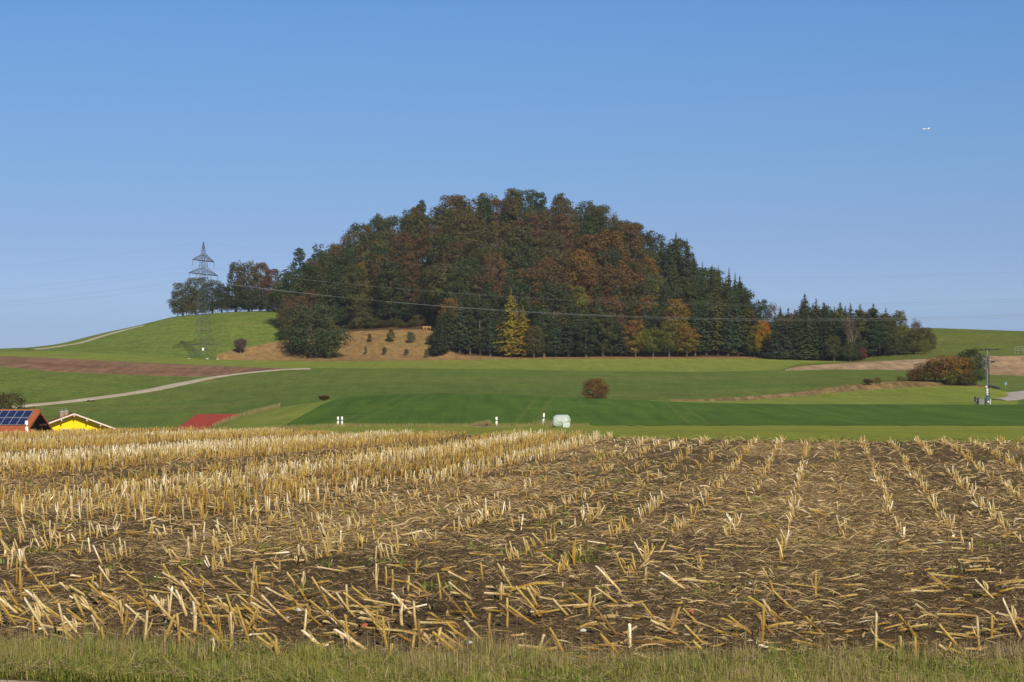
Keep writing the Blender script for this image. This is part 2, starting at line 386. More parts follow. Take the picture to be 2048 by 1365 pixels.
CREST_V = [(-600, 708), (-100, 703), (0, 700.5), (60, 698), (120, 690), (200, 669), (270, 654), (350, 634), (450, 626.5), (560, 622), (610, 610), (650, 598), (700, 580), (760, 553), (850, 525), (900, 511), (1000, 500), (1060, 496), (1110, 508), (1180, 518), (1230, 538), (1290, 562), (1350, 585), (1390, 600), (1440, 638), (1490, 652), (1560, 656), (1870, 657.5), (2048, 664), (2400, 669), (3200, 690)]
add_line('ridge', [(-400, 690), (560, 700), (1060, 710), (1500, 690), (2300, 690)], vpts=CREST_V)
add_line('b1', [(0, 780)], zpts=[(-600, 12), (400, 20), (700, 28), (1060, 42), (1350, 28), (1600, 18), (2300, 14)])
add_line('b2', [(0, 1200)], zpts=[(0, 0)])
add_line('b3', [(0, 1700)], zpts=[(0, -20)])
NAMES = [l[0] for l in LINES]
YL = np.stack([l[1] for l in LINES], 1)   # (nu, K)
ZL = np.stack([l[2] for l in LINES], 1)
for k in range(1, YL.shape[1]): YL[:, k] = np.maximum(YL[:, k], YL[:, k - 1] + 0.4)
K = {n: i for i, n in enumerate(NAMES)}

def _slopes(Y, Z):
    h = np.diff(Y, axis=1); d = np.diff(Z, axis=1) / h
    m = np.zeros_like(Z)
    a, b = d[:, :-1], d[:, 1:]; w1 = 2 * h[:, 1:] + h[:, :-1]; w2 = h[:, 1:] + 2 * h[:, :-1]
    with np.errstate(divide='ignore', invalid='ignore'):
        hm = (w1 + w2) / (w1 / a + w2 / b)
    m[:, 1:-1] = np.where(a * b > 0, hm, 0.0)
    m[:, 0] = d[:, 0]; m[:, -1] = d[:, -1]
    return m
ML = _slopes(YL, ZL)
def column(u):
    u = np.clip(np.asarray(u, float), UG[0], UG[-1] - 1e-3)
    i = np.clip(((u - UG[0]) / 8.0).astype(int), 0, len(UG) - 2); t = ((u - UG[i]) / 8.0)[:, None]
    return YL[i] * (1 - t) + YL[i + 1] * t, ZL[i] * (1 - t) + ZL[i + 1] * t, ML[i] * (1 - t) + ML[i + 1] * t
def height_uY(u, Y):
    u = np.atleast_1d(np.asarray(u, float)); Y = np.atleast_1d(np.asarray(Y, float)); u, Y = np.broadcast_arrays(u, Y)
    y, z, m = column(u)
    k = np.clip((Y[:, None] >= y).sum(1) - 1, 0, y.shape[1] - 2); r = np.arange(len(Y))
    y0, y1, z0, z1, m0, m1 = y[r, k], y[r, k + 1], z[r, k], z[r, k + 1], m[r, k], m[r, k + 1]
    h = y1 - y0; t = np.clip((Y - y0) / h, 0, 1); t2 = t * t; t3 = t2 * t
    return (2 * t3 - 3 * t2 + 1) * z0 + (t3 - 2 * t2 + t) * h * m0 + (-2 * t3 + 3 * t2) * z1 + (t3 - t2) * h * m1
def H(X, Y):
    X = np.asarray(X, float); Y = np.asarray(Y, float)
    return height_uY(1024 + X / np.maximum(Y, 0.5) * F, Y)
def h1(X, Y): return float(H(np.array([X]), np.array([Y]))[0])
def bearing(u, Y): return (u - 1024) / F * Y
def line_at(name, u, which=0):
    A = YL if which == 0 else ZL
    return np.interp(u, UG, A[:, K[name]])
def spot(u, Y, dz=0.0):
    X = bearing(u, Y); return Vector((X, Y, h1(X, Y) + dz))

def micro(X, Y):
    a = (vnoise(X, Y, 0.16, 3) - 0.5) * 0.035 + (vnoise(X, Y, 0.06, 4) - 0.5) * 0.022
    return a * np.clip((27.5 - np.asarray(Y)) / 5, 0, 1) + (vnoise(X, Y, 0.9, 5) - 0.5) * 0.05 + (vnoise(X, Y, 0.3, 6) - 0.5) * 0.03

def band(name, l0, l1, uA, uB, du, nv, mat, kind='structure', label=None, cat=None, micro_fn=None, attrs_fn=None, power=1.0, lift=0.0):
    """the ground between two survey lines; uA / uB may be (near, far) pairs"""
    uA = uA if isinstance(uA, tuple) else (uA, uA); uB = uB if isinstance(uB, tuple) else (uB, uB)
    nu = max(2, int(round((max(uB) - min(uA)) / du)) + 1)
    s = np.linspace(0, 1, nu); t = np.linspace(0, 1, nv + 1) ** power
    T, S = np.meshgrid(t, s, indexing='ij')
    U = (uA[0] + (uA[1] - uA[0]) * T) * (1 - S) + (uB[0] + (uB[1] - uB[0]) * T) * S
    Uf = U.ravel()
    Y0 = np.interp(Uf, UG, YL[:, K[l0]]); Y1 = np.interp(Uf, UG, YL[:, K[l1]])
    Yf = Y0 + (Y1 - Y0) * T.ravel()
    Zf = height_uY(Uf, Yf)
    Xf = bearing(Uf, Yf)
    if micro_fn is not None: Zf = Zf + micro_fn(Xf, Yf)
    idx = np.arange((nv + 1) * nu).reshape(nv + 1, nu)
    q = np.stack([idx[:-1, :-1], idx[:-1, 1:], idx[1:, 1:], idx[1:, :-1]], -1).reshape(-1, 4)
    me = np_mesh(name, np.stack([Xf, Yf, Zf + lift], 1), [q], attrs_fn(Xf, Yf) if attrs_fn else None, [mat], smooth=True)
    o = obj(name, me)
    return tag(o, label, cat, None, kind)

UL, UR = -2400, 4500
# rows of the maize field run towards the bearing u = 1655
RD = Vector((0.1434, 0.9897)); RP = Vector((0.9897, -0.1434))
def dense_zone(X, Y):
    """1 where the stubble still stands thick, 0 where it was driven down"""
    lim = np.where(X < -4, 34 + (vnoise(X, Y, 5, 21) - 0.5) * 9, 34 + (X + 4) * 4.8 + (vnoise(X, Y, 5, 21) - 0.5) * 8)
    return np.clip((Y - lim) / np.where(X < 0, 11.0, 7.0) + 0.5, 0, 1)
def chaff(X, Y):
    c = 0.15 + 0.85 * vnoise(X, Y, 2.2, 9) * np.clip((Y - 18) / 10, 0.35, 1)
    q = X * RP.x + Y * RP.y
    sw = 0.5 + 0.5 * np.cos(q / 6.0 * 2 * np.pi + 0.9)
    return {'chaff': np.clip(c * (0.55 + 0.7 * sw) + 0.25 * (Y > 30), 0, 1.25)}

band('path', 'n0', 'kerb', -2400, 4500, 60, 10, M['path_gravel'])
band('verge_ground', 'kerb', 'verge', UL, UR, 24, 14, M['verge_soil'])
band('field_ground', 'verge', 'n3', -300, 2350, 7, 150, M['soil'], micro_fn=micro, attrs_fn=chaff, power=1.15)
band('field_ground', 'verge', 'n3', UL, -300, 40, 60, M['soil'], attrs_fn=chaff)
band('field_ground', 'verge', 'n3', 2350, UR, 40, 60, M['soil'], attrs_fn=chaff)
band('field_ground', 'n3', 'crest', -300, 2350, 7, 200, M['soil'], micro_fn=micro, attrs_fn=chaff)
band('field_ground', 'n3', 'crest', UL, -300, 40, 60, M['soil'], attrs_fn=chaff)
band('field_ground', 'n3', 'crest', 2350, UR, 40, 60, M['soil'], attrs_fn=chaff)
band('near_meadow', 'crest', 'road', -300, 2350, 7, 50, M['meadow_near'], micro_fn=micro)
band('near_meadow', 'crest', 'road', UL, -300, 40, 40, M['meadow_near'])
band('near_meadow', 'crest', 'road', 2350, UR, 40, 40, M['meadow_near'])
band('light_wedge_meadow', 'road', 'rise', UL, (548, 684), 10, 40, M['meadow_light'])
band('green_field', 'road', 'rise', (548, 684), UR, 10, 60, M['rye_green'])
# behind the rise: the village hollow on the left, meadow, then the field wedge on the right
band('middle_meadow', 'rise', 'bank_low', UL, 1300, 16, 16, M['meadow_mid'])
band('wedge_meadow', 'rise', 'bank_low', 1300, 2036, 8, 16, M['meadow_light'])
band('middle_meadow', 'rise', 'bank_low', 2036, UR, 16, 16, M['meadow_mid'])
band('middle_meadow', 'bank_low', 'bank_top', UL, 1340, 16, 4, M['meadow_mid'])
band('grassy_bank', 'bank_low', 'bank_top', 1340, 1985, 6, 8, M['bank_grass'])
band('middle_meadow', 'bank_low', 'bank_top', 1985, UR, 16, 4, M['meadow_mid'])
band('middle_meadow', 'bank_top', 'strip_low', UL, UR, 16, 40, M['meadow_mid'])
band('ploughed_strip', 'strip_low', 'strip_top', UL, 600, 10, 14, M['ploughed'])
band('meadow_margin', 'strip_low', 'strip_top', 600, 1570, 16, 2, M['right_meadow'])
band('tan_field', 'strip_low', 'strip_top', 1570, UR, 10, 14, M['tan_stubble'])
band('light_strip_meadow', 'strip_top', 'foot', UL, (1560, 1700), 12, 24, M['meadow_light'])
band('right_slope_meadow', 'strip_top', 'foot', (1560, 1700), UR, 12, 24, M['right_meadow'])
band('hill_foot_meadow', 'foot', 'brown_top', UL, 432, 12, 4, M['hill_meadow'])
band('dry_grass_slope', 'foot', 'brown_top', 432, 1560, 8, 14, M['dry_grass'])
band('hill_foot_meadow', 'foot', 'brown_top', 1560, UR, 12, 4, M['right_meadow'])
band('hillside_meadow', 'brown_top', 'ridge', UL, 575, 10, 40, M['hill_meadow'])
band('forest_floor', 'brown_top', 'ridge', 575, (1560, 1560), 10, 40, M['forest_floor'])
band('right_hill_meadow', 'brown_top', 'ridge', 1560, UR, 12, 40, M['right_meadow'])
band('far_ground', 'ridge', 'b3', UL, UR, 60, 30, M['far_ground'], power=3)

# the thin autumn haze: one closed box of even air round the camera and the land
hz_m = bpy.data.materials.new('haze'); hz_m.use_nodes = True
for n_ in list(hz_m.node_tree.nodes): hz_m.node_tree.nodes.remove(n_)
hv = hz_m.node_tree.nodes.new('ShaderNodeVolumePrincipled'); ho = hz_m.node_tree.nodes.new('ShaderNodeOutputMaterial')
hv.inputs['Color'].default_value = (0.80, 0.88, 1.0, 1); hv.inputs['Density'].default_value = 0.00006
hz_m.node_tree.links.new(hv.outputs[0], ho.inputs['Volume'])
tag(MB().box((0, 875, 22), (2900, 1850, 110)).build('haze', hz_m), 'thin bluish autumn haze over the whole landscape', 'haze', kind='stuff')

def ribbon(name, pts, width, mat, lift=0.12, n=80, kind='structure', w2=None):
    """a lane laid on the land through points (u, v, l0, l1) solved to where that row of the view meets the ground"""
    P = []
    for (u, Y) in pts: P.append(Vector((bearing(u, Y), Y)))
    # resample
    out = []
    for i in range(n + 1):
        s = i / n * (len(P) - 1); k = min(int(s), len(P) - 2); t = s - k
        p0, p1, p2, p3 = P[max(k - 1, 0)], P[k], P[k + 1], P[min(k + 2, len(P) - 1)]
        out.append(0.5 * ((2 * p1) + (p2 - p0) * t + (2 * p0 - 5 * p1 + 4 * p2 - p3) * t * t + (3 * p1 - p0 - 3 * p2 + p3) * t ** 3))
    vs = []
    for i, p in enumerate(out):
        d = (out[min(i + 1, n)] - out[max(i - 1, 0)]).normalized(); nn = Vector((-d.y, d.x))
        w = width if w2 is None else width + (w2 - width) * i / n
        for s in (-0.5, -0.17, 0.17, 0.5):
            q = p + nn * w * s
            vs.append((q.x, q.y, h1(q.x, q.y) + (lift if abs(s) < 0.4 else -0.05)))
    idx = np.arange((n + 1) * 4).reshape(-1, 4)
    q = np.concatenate([np.stack([idx[:-1, j], idx[1:, j], idx[1:, j + 1], idx[:-1, j + 1]], -1) for j in range(3)])
    me = np_mesh(name, np.array(vs), [q], None, [mat], smooth=True)
    return tag(obj(name, me), kind=kind)

def solve_Y(u, v, y0, y1, step=0.5):
    """distance, within y0..y1, at which the ground on bearing u shows at row v"""
    Y = np.arange(y0, y1, step); z = height_uY(np.full_like(Y, u), Y)
    vv = HZ - (z - EYE) * F / Y
    return float(Y[np.argmin(np.abs(vv - v))])
lane = [(20, 816), (75, 810), (150, 802), (220, 793), (300, 781), (370, 767), (430, 755), (480, 748), (540, 742), (590, 739), (622, 738)]
ribbon('lane', [(u, solve_Y(u, v, 360, 500)) for u, v in lane], 3.4, M['path_gravel'], n=140, w2=4.6)
hill_lane = [(60, 700), (120, 693), (150, 688.5), (190, 677), (225, 667), (262, 657.5), (285, 652)]
ribbon('hill_lane', [(u, solve_Y(u, v, 566, 700)) for u, v in hill_lane], 4.5, M['path_gravel'], n=60, lift=0.15)
ribbon('farm_road', [(1995, 322), (2020, 330), (2036, 343), (2030, 352), (2050, 358), (2110, 362), (2300, 366)], 3.5, M['asphalt'], n=80)
ribbon('junction_road', [(940, 188), (965, 186), (990, 185.5), (1015, 186), (1042, 188)], 1.8, M['asphalt'], n=60, lift=0.02, w2=1.2)

# ------------------------------------------------------------------ trees
def rdirs(rng, n, zb=0.0):
    d = rng.normal(size=(n, 3)); d[:, 2] += zb
    return d / np.linalg.norm(d, axis=1)[:, None]

def leaves_mesh(name, pos, nrm, size, clump, leafr, mat, rng, aspect=0.7, droop=None):
    n = len(pos)
    up = np.tile(np.array([0, 0, 1.0]), (n, 1)) + rng.normal(size=(n, 3)) * 0.5
    a = np.cross(nrm, up); a /= np.linalg.norm(a, axis=1)[:, None] + 1e-9
    b = np.cross(nrm, a)
    s = (size * (0.6 + 0.8 * rng.random(n)))[:, None] * 0.5
    bend = nrm * s * 0.35
    v = np.stack([pos - a * s, pos - b * s * aspect + bend, pos + a * s * 1.1, pos + b * s * aspect + bend * 0.6], 1).reshape(-1, 3)
    q = np.arange(n * 4).reshape(n, 4)
    return np_mesh(name, v, [q], {'clump': np.repeat(clump, 4), 'leafr': np.repeat(leafr, 4)}, [mat])

def broadleaf(seed, h=18.0, w=11.0, base=0.22, nclump=60, nleaf=3400, leaf=0.5, turning=False, low=False, pointed=0.0, ball=False):
    """returns (trunk mesh, crown mesh) of an irregular broadleaved tree of height h and spread w"""
    rng = np.random.default_rng(seed)
    zc0 = h * base; hh = h - zc0
    C = []; R = []
    tries = 0
    while len(C) < nclump and tries < 4000:
        tries += 1
        t = rng.random() ** 0.85
        prof = min(1.0, (0.62 if not low else 0.80) + 1.1 * t) * (math.sqrt(max(0.02, 1 - ((t - 0.34) / 0.73) ** 2)) if t > 0.34 else 1.0)
        if ball: prof = math.sqrt(max(0.03, 1 - ((t - 0.42) / 0.62) ** 2)); t = t * 0.96
        prof *= 1 - pointed * t
        a = rng.random() * 2 * math.pi
        lob = 1 + 0.16 * math.sin(2 * a + seed) + 0.12 * math.sin(3 * a + seed * 2.1 + t * 4)
        rr = w * 0.5 * prof * lob * (0.45 + 0.55 * rng.random() ** 0.45) * 0.84
        r = w * (0.085 + 0.07 * rng.random()) * (1 - 0.25 * t)
        c = np.array([rr * math.cos(a), rr * math.sin(a), zc0 + r + (hh - 1.7 * r) * t])
        if any(np.linalg.norm(c - d) < 0.75 * min(r, q) for d, q in zip(C, R)): continue
        C.append(c); R.append(r)
    C = np.array(C); R = np.array(R); cl = rng.random(len(C))
    wgt = R ** 2; wgt /= wgt.sum()
    k = rng.choice(len(C), nleaf, p=wgt)
    d = rdirs(rng, nleaf, 0.35)
    rad = R[k] * (0.62 + 0.5 * rng.random(nleaf) ** 0.7)
    pos = C[k] + d * rad[:, None] * np.array([1.1, 1.1, 0.72])
    # stray sprays outside the clumps, for a ragged outline
    m = rng.random(nleaf) < 0.06
    pos[m] += d[m] * (R[k][m] * 0.5 * rng.random(m.sum()))[:, None]
    out = pos - np.array([0, 0, zc0 + hh * 0.4]); out /= np.linalg.norm(out, axis=1)[:, None]
    nrm = d * 0.8 + out * 0.5 + rng.normal(size=(nleaf, 3)) * 0.35
    nrm /= np.linalg.norm(nrm, axis=1)[:, None]
    pos[:, 2] = zc0 * 0.4 + (pos[:, 2] - zc0 * 0.4) * (h * 0.995 - zc0 * 0.4) / (np.percentile(pos[:, 2], 99.7) - zc0 * 0.4)
    cv = np.clip(1.15 - pos[:, 2] / h * 0.95 + (cl[k] - 0.5) * 0.9, 0, 1) if turning else cl[k]
    crown = leaves_mesh('crown', pos, nrm, np.full(nleaf, leaf), cv, rng.random(nleaf), M['turning_leaf' if turning else 'leaf'], rng)
    t = MB()
    top = h * 0.82; tr = h * 0.016 + 0.06
    lean = rng.normal() * 0.02 * h
    tp = lambda z: Vector((lean * (z / h) ** 2 + 0.12 * math.sin(z * 0.5 + seed), 0.1 * math.cos(z * 0.4), z))
    if low:
        for j in range(7):
            a = rng.random() * 6.28; c = C[rng.integers(len(C))]
            t.tube([(0.25 * math.cos(a), 0.25 * math.sin(a), -0.3), (c[0] * .4, c[1] * .4, c[2] * .45), tuple(c)], [tr * 0.4, tr * 0.25, tr * 0.08], 5)
    else:
        zs = [-0.6, h * 0.04, h * 0.2, h * 0.4, h * 0.6, top]
        t.tube([tp(z) for z in zs], [tr * 1.5, tr * 1.05, tr * 0.9, tr * 0.65, tr * 0.4, tr * 0.08], 7)
        for j in rng.choice(len(C), min(14, len(C)), replace=False):
            c = C[j]; z0 = max(h * 0.16, c[2] - 0.35 * math.hypot(c[0], c[1]) - h * 0.06)
            p0 = tp(z0); mid = p0.lerp(Vector(c), 0.55) + Vector((0, 0, 0.02 * h))
            t.tube([p0, mid, Vector(c)], [tr * 0.42, tr * 0.28, tr * 0.08], 5, False)
    me = bpy.data.meshes.new('trunk'); me.from_pydata(t.v, [], t.f); me.materials.append(M['bark']); me.validate()
    return me, crown

def conifer(seed, h=18.0, w=6.5, base=0.06, whorls=46, nb=11, droop=0.35, leaf=0.55, density=1.0, ragged=0.25, mat='needle'):
    rng = np.random.default_rng(seed)
    pos = []; nrm = []; sz = []; cl = []; lr = []
    t = MB(); tr = h * 0.011 + 0.05
    t.tube([(0, 0, -0.6), (0, 0, h * 0.3), (0, 0, h * 0.7), (0, 0, h * 0.99)], [tr * 1.3, tr, tr * 0.55, tr * 0.08], 6)
    for i in range(whorls):
        f = (i + rng.random() * 0.6) / whorls
        z = h * (base + (1 - base) * f * 0.985)
        R = w * 0.5 * (1 - f) ** 0.74 * (1 + ragged * rng.normal() * 0.35) + 0.05
        if f < 0.12: R *= 0.75 + 2 * f
        n = max(4, int(nb * (1 - 0.5 * f)))
        a0 = rng.random() * 6.28
        for j in range(n):
            a = a0 + j / n * 6.28 + rng.normal() * 0.2
            L = max(0.15, R * (1 + ragged * rng.normal() * 0.5)); c = rng.random()
            m = max(2, int(L / (leaf * 0.42) * density))
            s = (np.arange(m) + 0.6) / m
            dz = -droop * L * s ** 1.2 + 0.12 * L * s ** 3
            side = rng.normal(size=m) * 0.10 * L
            x = np.cos(a) * L * s - np.sin(a) * side; y = np.sin(a) * L * s + np.cos(a) * side
            zj = rng.normal() * h / whorls * 0.7
            pos.append(np.stack([x, y, z + zj + dz + rng.normal(size=m) * 0.12], 1))
            nn = np.stack([np.full(m, math.cos(a) * 0.7), np.full(m, math.sin(a) * 0.7), np.full(m, 0.75)], 1) + rng.normal(size=(m, 3)) * 0.28
            nrm.append(nn / np.linalg.norm(nn, axis=1)[:, None])
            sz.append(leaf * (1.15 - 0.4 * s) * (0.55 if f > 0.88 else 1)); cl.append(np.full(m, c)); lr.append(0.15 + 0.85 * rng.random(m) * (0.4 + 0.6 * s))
            if i % 3 == 0 and j % 3 == 0 and f < 0.85:
                t.tube([(0, 0, z), (math.cos(a) * L * 0.8, math.sin(a) * L * 0.8, z - droop * L * 0.7)], [tr * 0.25, tr * 0.08], 4, False)
    pos = np.concatenate(pos); nrm = np.concatenate(nrm)
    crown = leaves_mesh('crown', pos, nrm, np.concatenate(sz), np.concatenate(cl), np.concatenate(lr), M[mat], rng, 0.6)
    me = bpy.data.meshes.new('trunk'); me.from_pydata(t.v, [], t.f); me.materials.append(M['bark']); me.validate()
    return me, crown

def bare_tree(seed, h=12.0, w=5.0, stems=1, mat='twig', leafy=0.15, levels=4):
    """leafless tree: real forking twigs plus a few last leaves"""
    rng = np.random.default_rng(seed)
    t = MB(); tips = []
    def grow(p, d, L, r, lev):
        q = p + d * L
        t.tube([p, p.lerp(q, 0.5) + Vector(rng.normal(size=3) * L * 0.04), q], [r, r * 0.8, r * 0.55], 5 if lev < 2 else 3, False)
        if lev >= levels: tips.append(q); return
        for _ in range(4 if lev else 6):
            s = 0.35 + 0.65 * rng.random(); side = Vector(rng.normal(size=3)); side.z = abs(side.z) * 0.4
            nd = (d * 0.75 + side.normalized() * (0.55 if lev else 0.5 * w / h * 2)).normalized(); nd.z = abs(nd.z) * 0.9 + 0.12
            grow(p.lerp(q, s), nd.normalized(), L * (0.52 + 0.12 * rng.random()), max(0.012, r * 0.5), lev + 1)
    for s in range(stems):
        a = rng.random() * 6.28
        d = Vector((math.cos(a) * 0.14 * (stems > 1), math.sin(a) * 0.14 * (stems > 1), 1)).normalized()
        grow(Vector((0, 0, -0.3)), d, h * 0.5, 0.010 * h + 0.03, 0)
    me = bpy.data.meshes.new('branches'); me.from_pydata(t.v, [], t.f); me.materials.append(M[mat]); me.validate()
    T = np.array([tuple(x) for x in tips]); n = int(len(T) * (3 + 10 * leafy))
    k = rng.integers(0, len(T), n)
    pos = T[k] + rng.normal(size=(n, 3)) * 0.35
    crown = leaves_mesh('crown', pos, rdirs(rng, n, 0.3), np.full(n, 0.26), rng.random(n), rng.random(n), M['leaf'], rng)
    return me, crown

PROTO = {
    'oak': [broadleaf(100 + i, 18, 12.5, 0.05, 110, 7600, 0.42) for i in range(4)],
    'beech': [broadleaf(120 + i, 18, 11, 0.06, 110, 7000, 0.40, pointed=0.1) for i in range(5)],
    'maple': [broadleaf(140 + i, 12, 10, 0.05, 80, 5200, 0.34, turning=True, low=False, pointed=0.25) for i in range(3)],
    'slim': [broadleaf(160 + i, 18, 8, 0.05, 84, 5000, 0.40, pointed=0.35) for i in range(3)],
    'loose': [broadleaf(180 + i, 14, 10.5, 0.02, 84, 4600, 0.42) for i in range(3)],
    'bush': [broadleaf(200 + i, 5, 5.4, 0.01, 75, 5200, 0.165, low=True) for i in range(4)],
    'ball': [broadleaf(210 + i, 4.2, 4.3, 0.03, 110, 6500, 0.15, low=True, ball=True) for i in range(2)],
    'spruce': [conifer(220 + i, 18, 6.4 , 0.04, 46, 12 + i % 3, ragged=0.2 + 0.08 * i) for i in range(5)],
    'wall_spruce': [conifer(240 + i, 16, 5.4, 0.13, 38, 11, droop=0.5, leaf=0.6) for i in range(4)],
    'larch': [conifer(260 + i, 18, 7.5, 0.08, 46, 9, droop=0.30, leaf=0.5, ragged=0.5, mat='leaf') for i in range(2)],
    'bare': [bare_tree(280 + i, 12, 5.5, 1) for i in range(2)],
    'thin_bush': [bare_tree(300 + i, 4.5, 4.5, 6, leafy=0.7, levels=3) for i in range(2)],
}
PH = {'oak': (18, 12.5), 'beech': (18, 11), 'maple': (12, 10), 'slim': (18, 8), 'loose': (14, 10.5), 'bush': (5, 5.4), 'ball': (4.2, 4.3), 'spruce': (18, 6.4),
      'wall_spruce': (16, 5.4), 'larch': (18, 7.5), 'bare': (12, 5.5), 'thin_bush': (4.5, 4.5)}
NAME = {'oak': 'oak_tree', 'beech': 'beech_tree', 'maple': 'maple_tree', 'slim': 'slender_tree', 'loose': 'loose_tree', 'bush': 'bush', 'ball': 'bush', 'spruce': 'spruce_tree',
        'wall_spruce': 'spruce_tree', 'larch': 'larch_tree', 'bare': 'bare_tree', 'thin_bush': 'bush'}
# real-world foliage colours
G = {'dark green': (0.044, 0.063, 0.023), 'olive green': (0.078, 0.081, 0.027), 'bluish green': (0.042, 0.061, 0.029), 'mid green': (0.066, 0.086, 0.025),
     'yellow green': (0.12, 0.125, 0.022), 'rust brown': (0.112, 0.071, 0.030), 'reddish brown': (0.120, 0.067, 0.035), 'brownish olive': (0.094, 0.079, 0.030),
     'golden yellow': (0.30, 0.215, 0.025), 'amber orange': (0.185, 0.105, 0.022), 'bright orange': (0.32, 0.115, 0.018), 'grey brown': (0.11, 0.085, 0.065), 'crimson': (0.16, 0.03, 0.035),
     'blackish green': (0.040, 0.050, 0.022), 'orange brown': (0.150, 0.080, 0.028)}
TREES = []
used = {}
def plant(kind, u, Y, h=None, vtop=None, w=None, col='dark green', region='hill', label=None, cat=None, proto=None, group=None, jitter=0.12, dz=0.0):
    X = bearing(u, Y); z = h1(X, Y) + dz
    if vtop is not None: h = z_of(vtop, Y) - z
    if h < 0.8: h = 0.8
    i = random.randrange(len(PROTO[kind])) if proto is None else proto
    tm, cm = PROTO[kind][i]; ph, pw = PH[kind]
    root = empty(NAME[kind], (X, Y, z), random.random() * 6.283)
    sz = h / ph; sx = (w / pw) if w else sz * random.uniform(0.9, 1.12)
    c = np.array(G[col]) * (0.9 if region in ('hill', 'ridge', 'right', 'edge') else 1.0) * (1 + (random.random() - 0.5) * 2 * jitter) * np.array([1 + random.uniform(-.08, .08), 1, 1 + random.uniform(-.1, .1)])
    t = bpy.data.objects.new('branches' if kind in ('bare', 'thin_bush') else 'trunk', tm)
    cr = bpy.data.objects.new('crown', cm)
    for o in (t, cr):
        o.scale = (sx, sx, sz); link(o, root)
    cr.color = (*c, 1)
    tag(root, label, cat or ('bush' if kind in ('bush', 'thin_bush', 'ball') else 'tree'), group)
    TREES.append(dict(o=root, kind=kind, col=col, u=u, vt=HZ - (z + h - EYE) * F / Y, vb=HZ - (z - EYE) * F / Y, Y=Y, region=region, done=label is not None))
    return root

SIL = [(560, 545), (585, 540), (600, 507), (625, 512), (640, 494), (672, 480), (700, 464), (735, 436), (757, 430), (800, 425), (850, 402), (900, 390), (940, 389), (1000, 381), (1030, 373), (1080, 371), (1100, 379), (1140, 396), (1180, 399), (1210, 418),
       (1240, 428), (1290, 446), (1310, 462), (1350, 466), (1380, 480), (1395, 520), (1425, 528), (1460, 538), (1490, 560), (1500, 596)]
def sil(u): return float(np.interp(u, [a for a, b in SIL], [b for a, b in SIL]))
def zone_colour(u, v, k):
    """what stands where on the wood, read off the autumn colours"""
    r = random.random()
    n = vnoise(np.array([u]), np.array([v]), 70.0, 77)[0]
    if 800 < u < 1160 and v < 520:
        return 'reddish brown' if r < 0.04 else 'rust brown' if r < 0.19 + 0.3 * (n - .5) else 'brownish olive' if r < 0.60 else 'olive green' if r < 0.84 else 'dark green'
    if 1150 < u < 1270 and v < 600:
        return 'orange brown' if r < 0.3 else 'rust brown' if r < 0.5 else 'olive green' if r < 0.75 else 'dark green'
    if u > 1270:
        return 'dark green' if r < 0.45 else 'blackish green' if r < 0.65 else 'olive green' if r < 0.9 else 'brownish olive'
    if u < 800:
        return 'dark green' if r < 0.38 else 'olive green' if r < 0.68 else 'mid green' if r < 0.80 else 'brownish olive' if r < 0.93 else 'rust brown'
    return 'dark green' if r < 0.3 else 'olive green' if r < 0.6 else 'brownish olive' if r < 0.8 else 'rust brown' if r < 0.94 else 'yellow green'

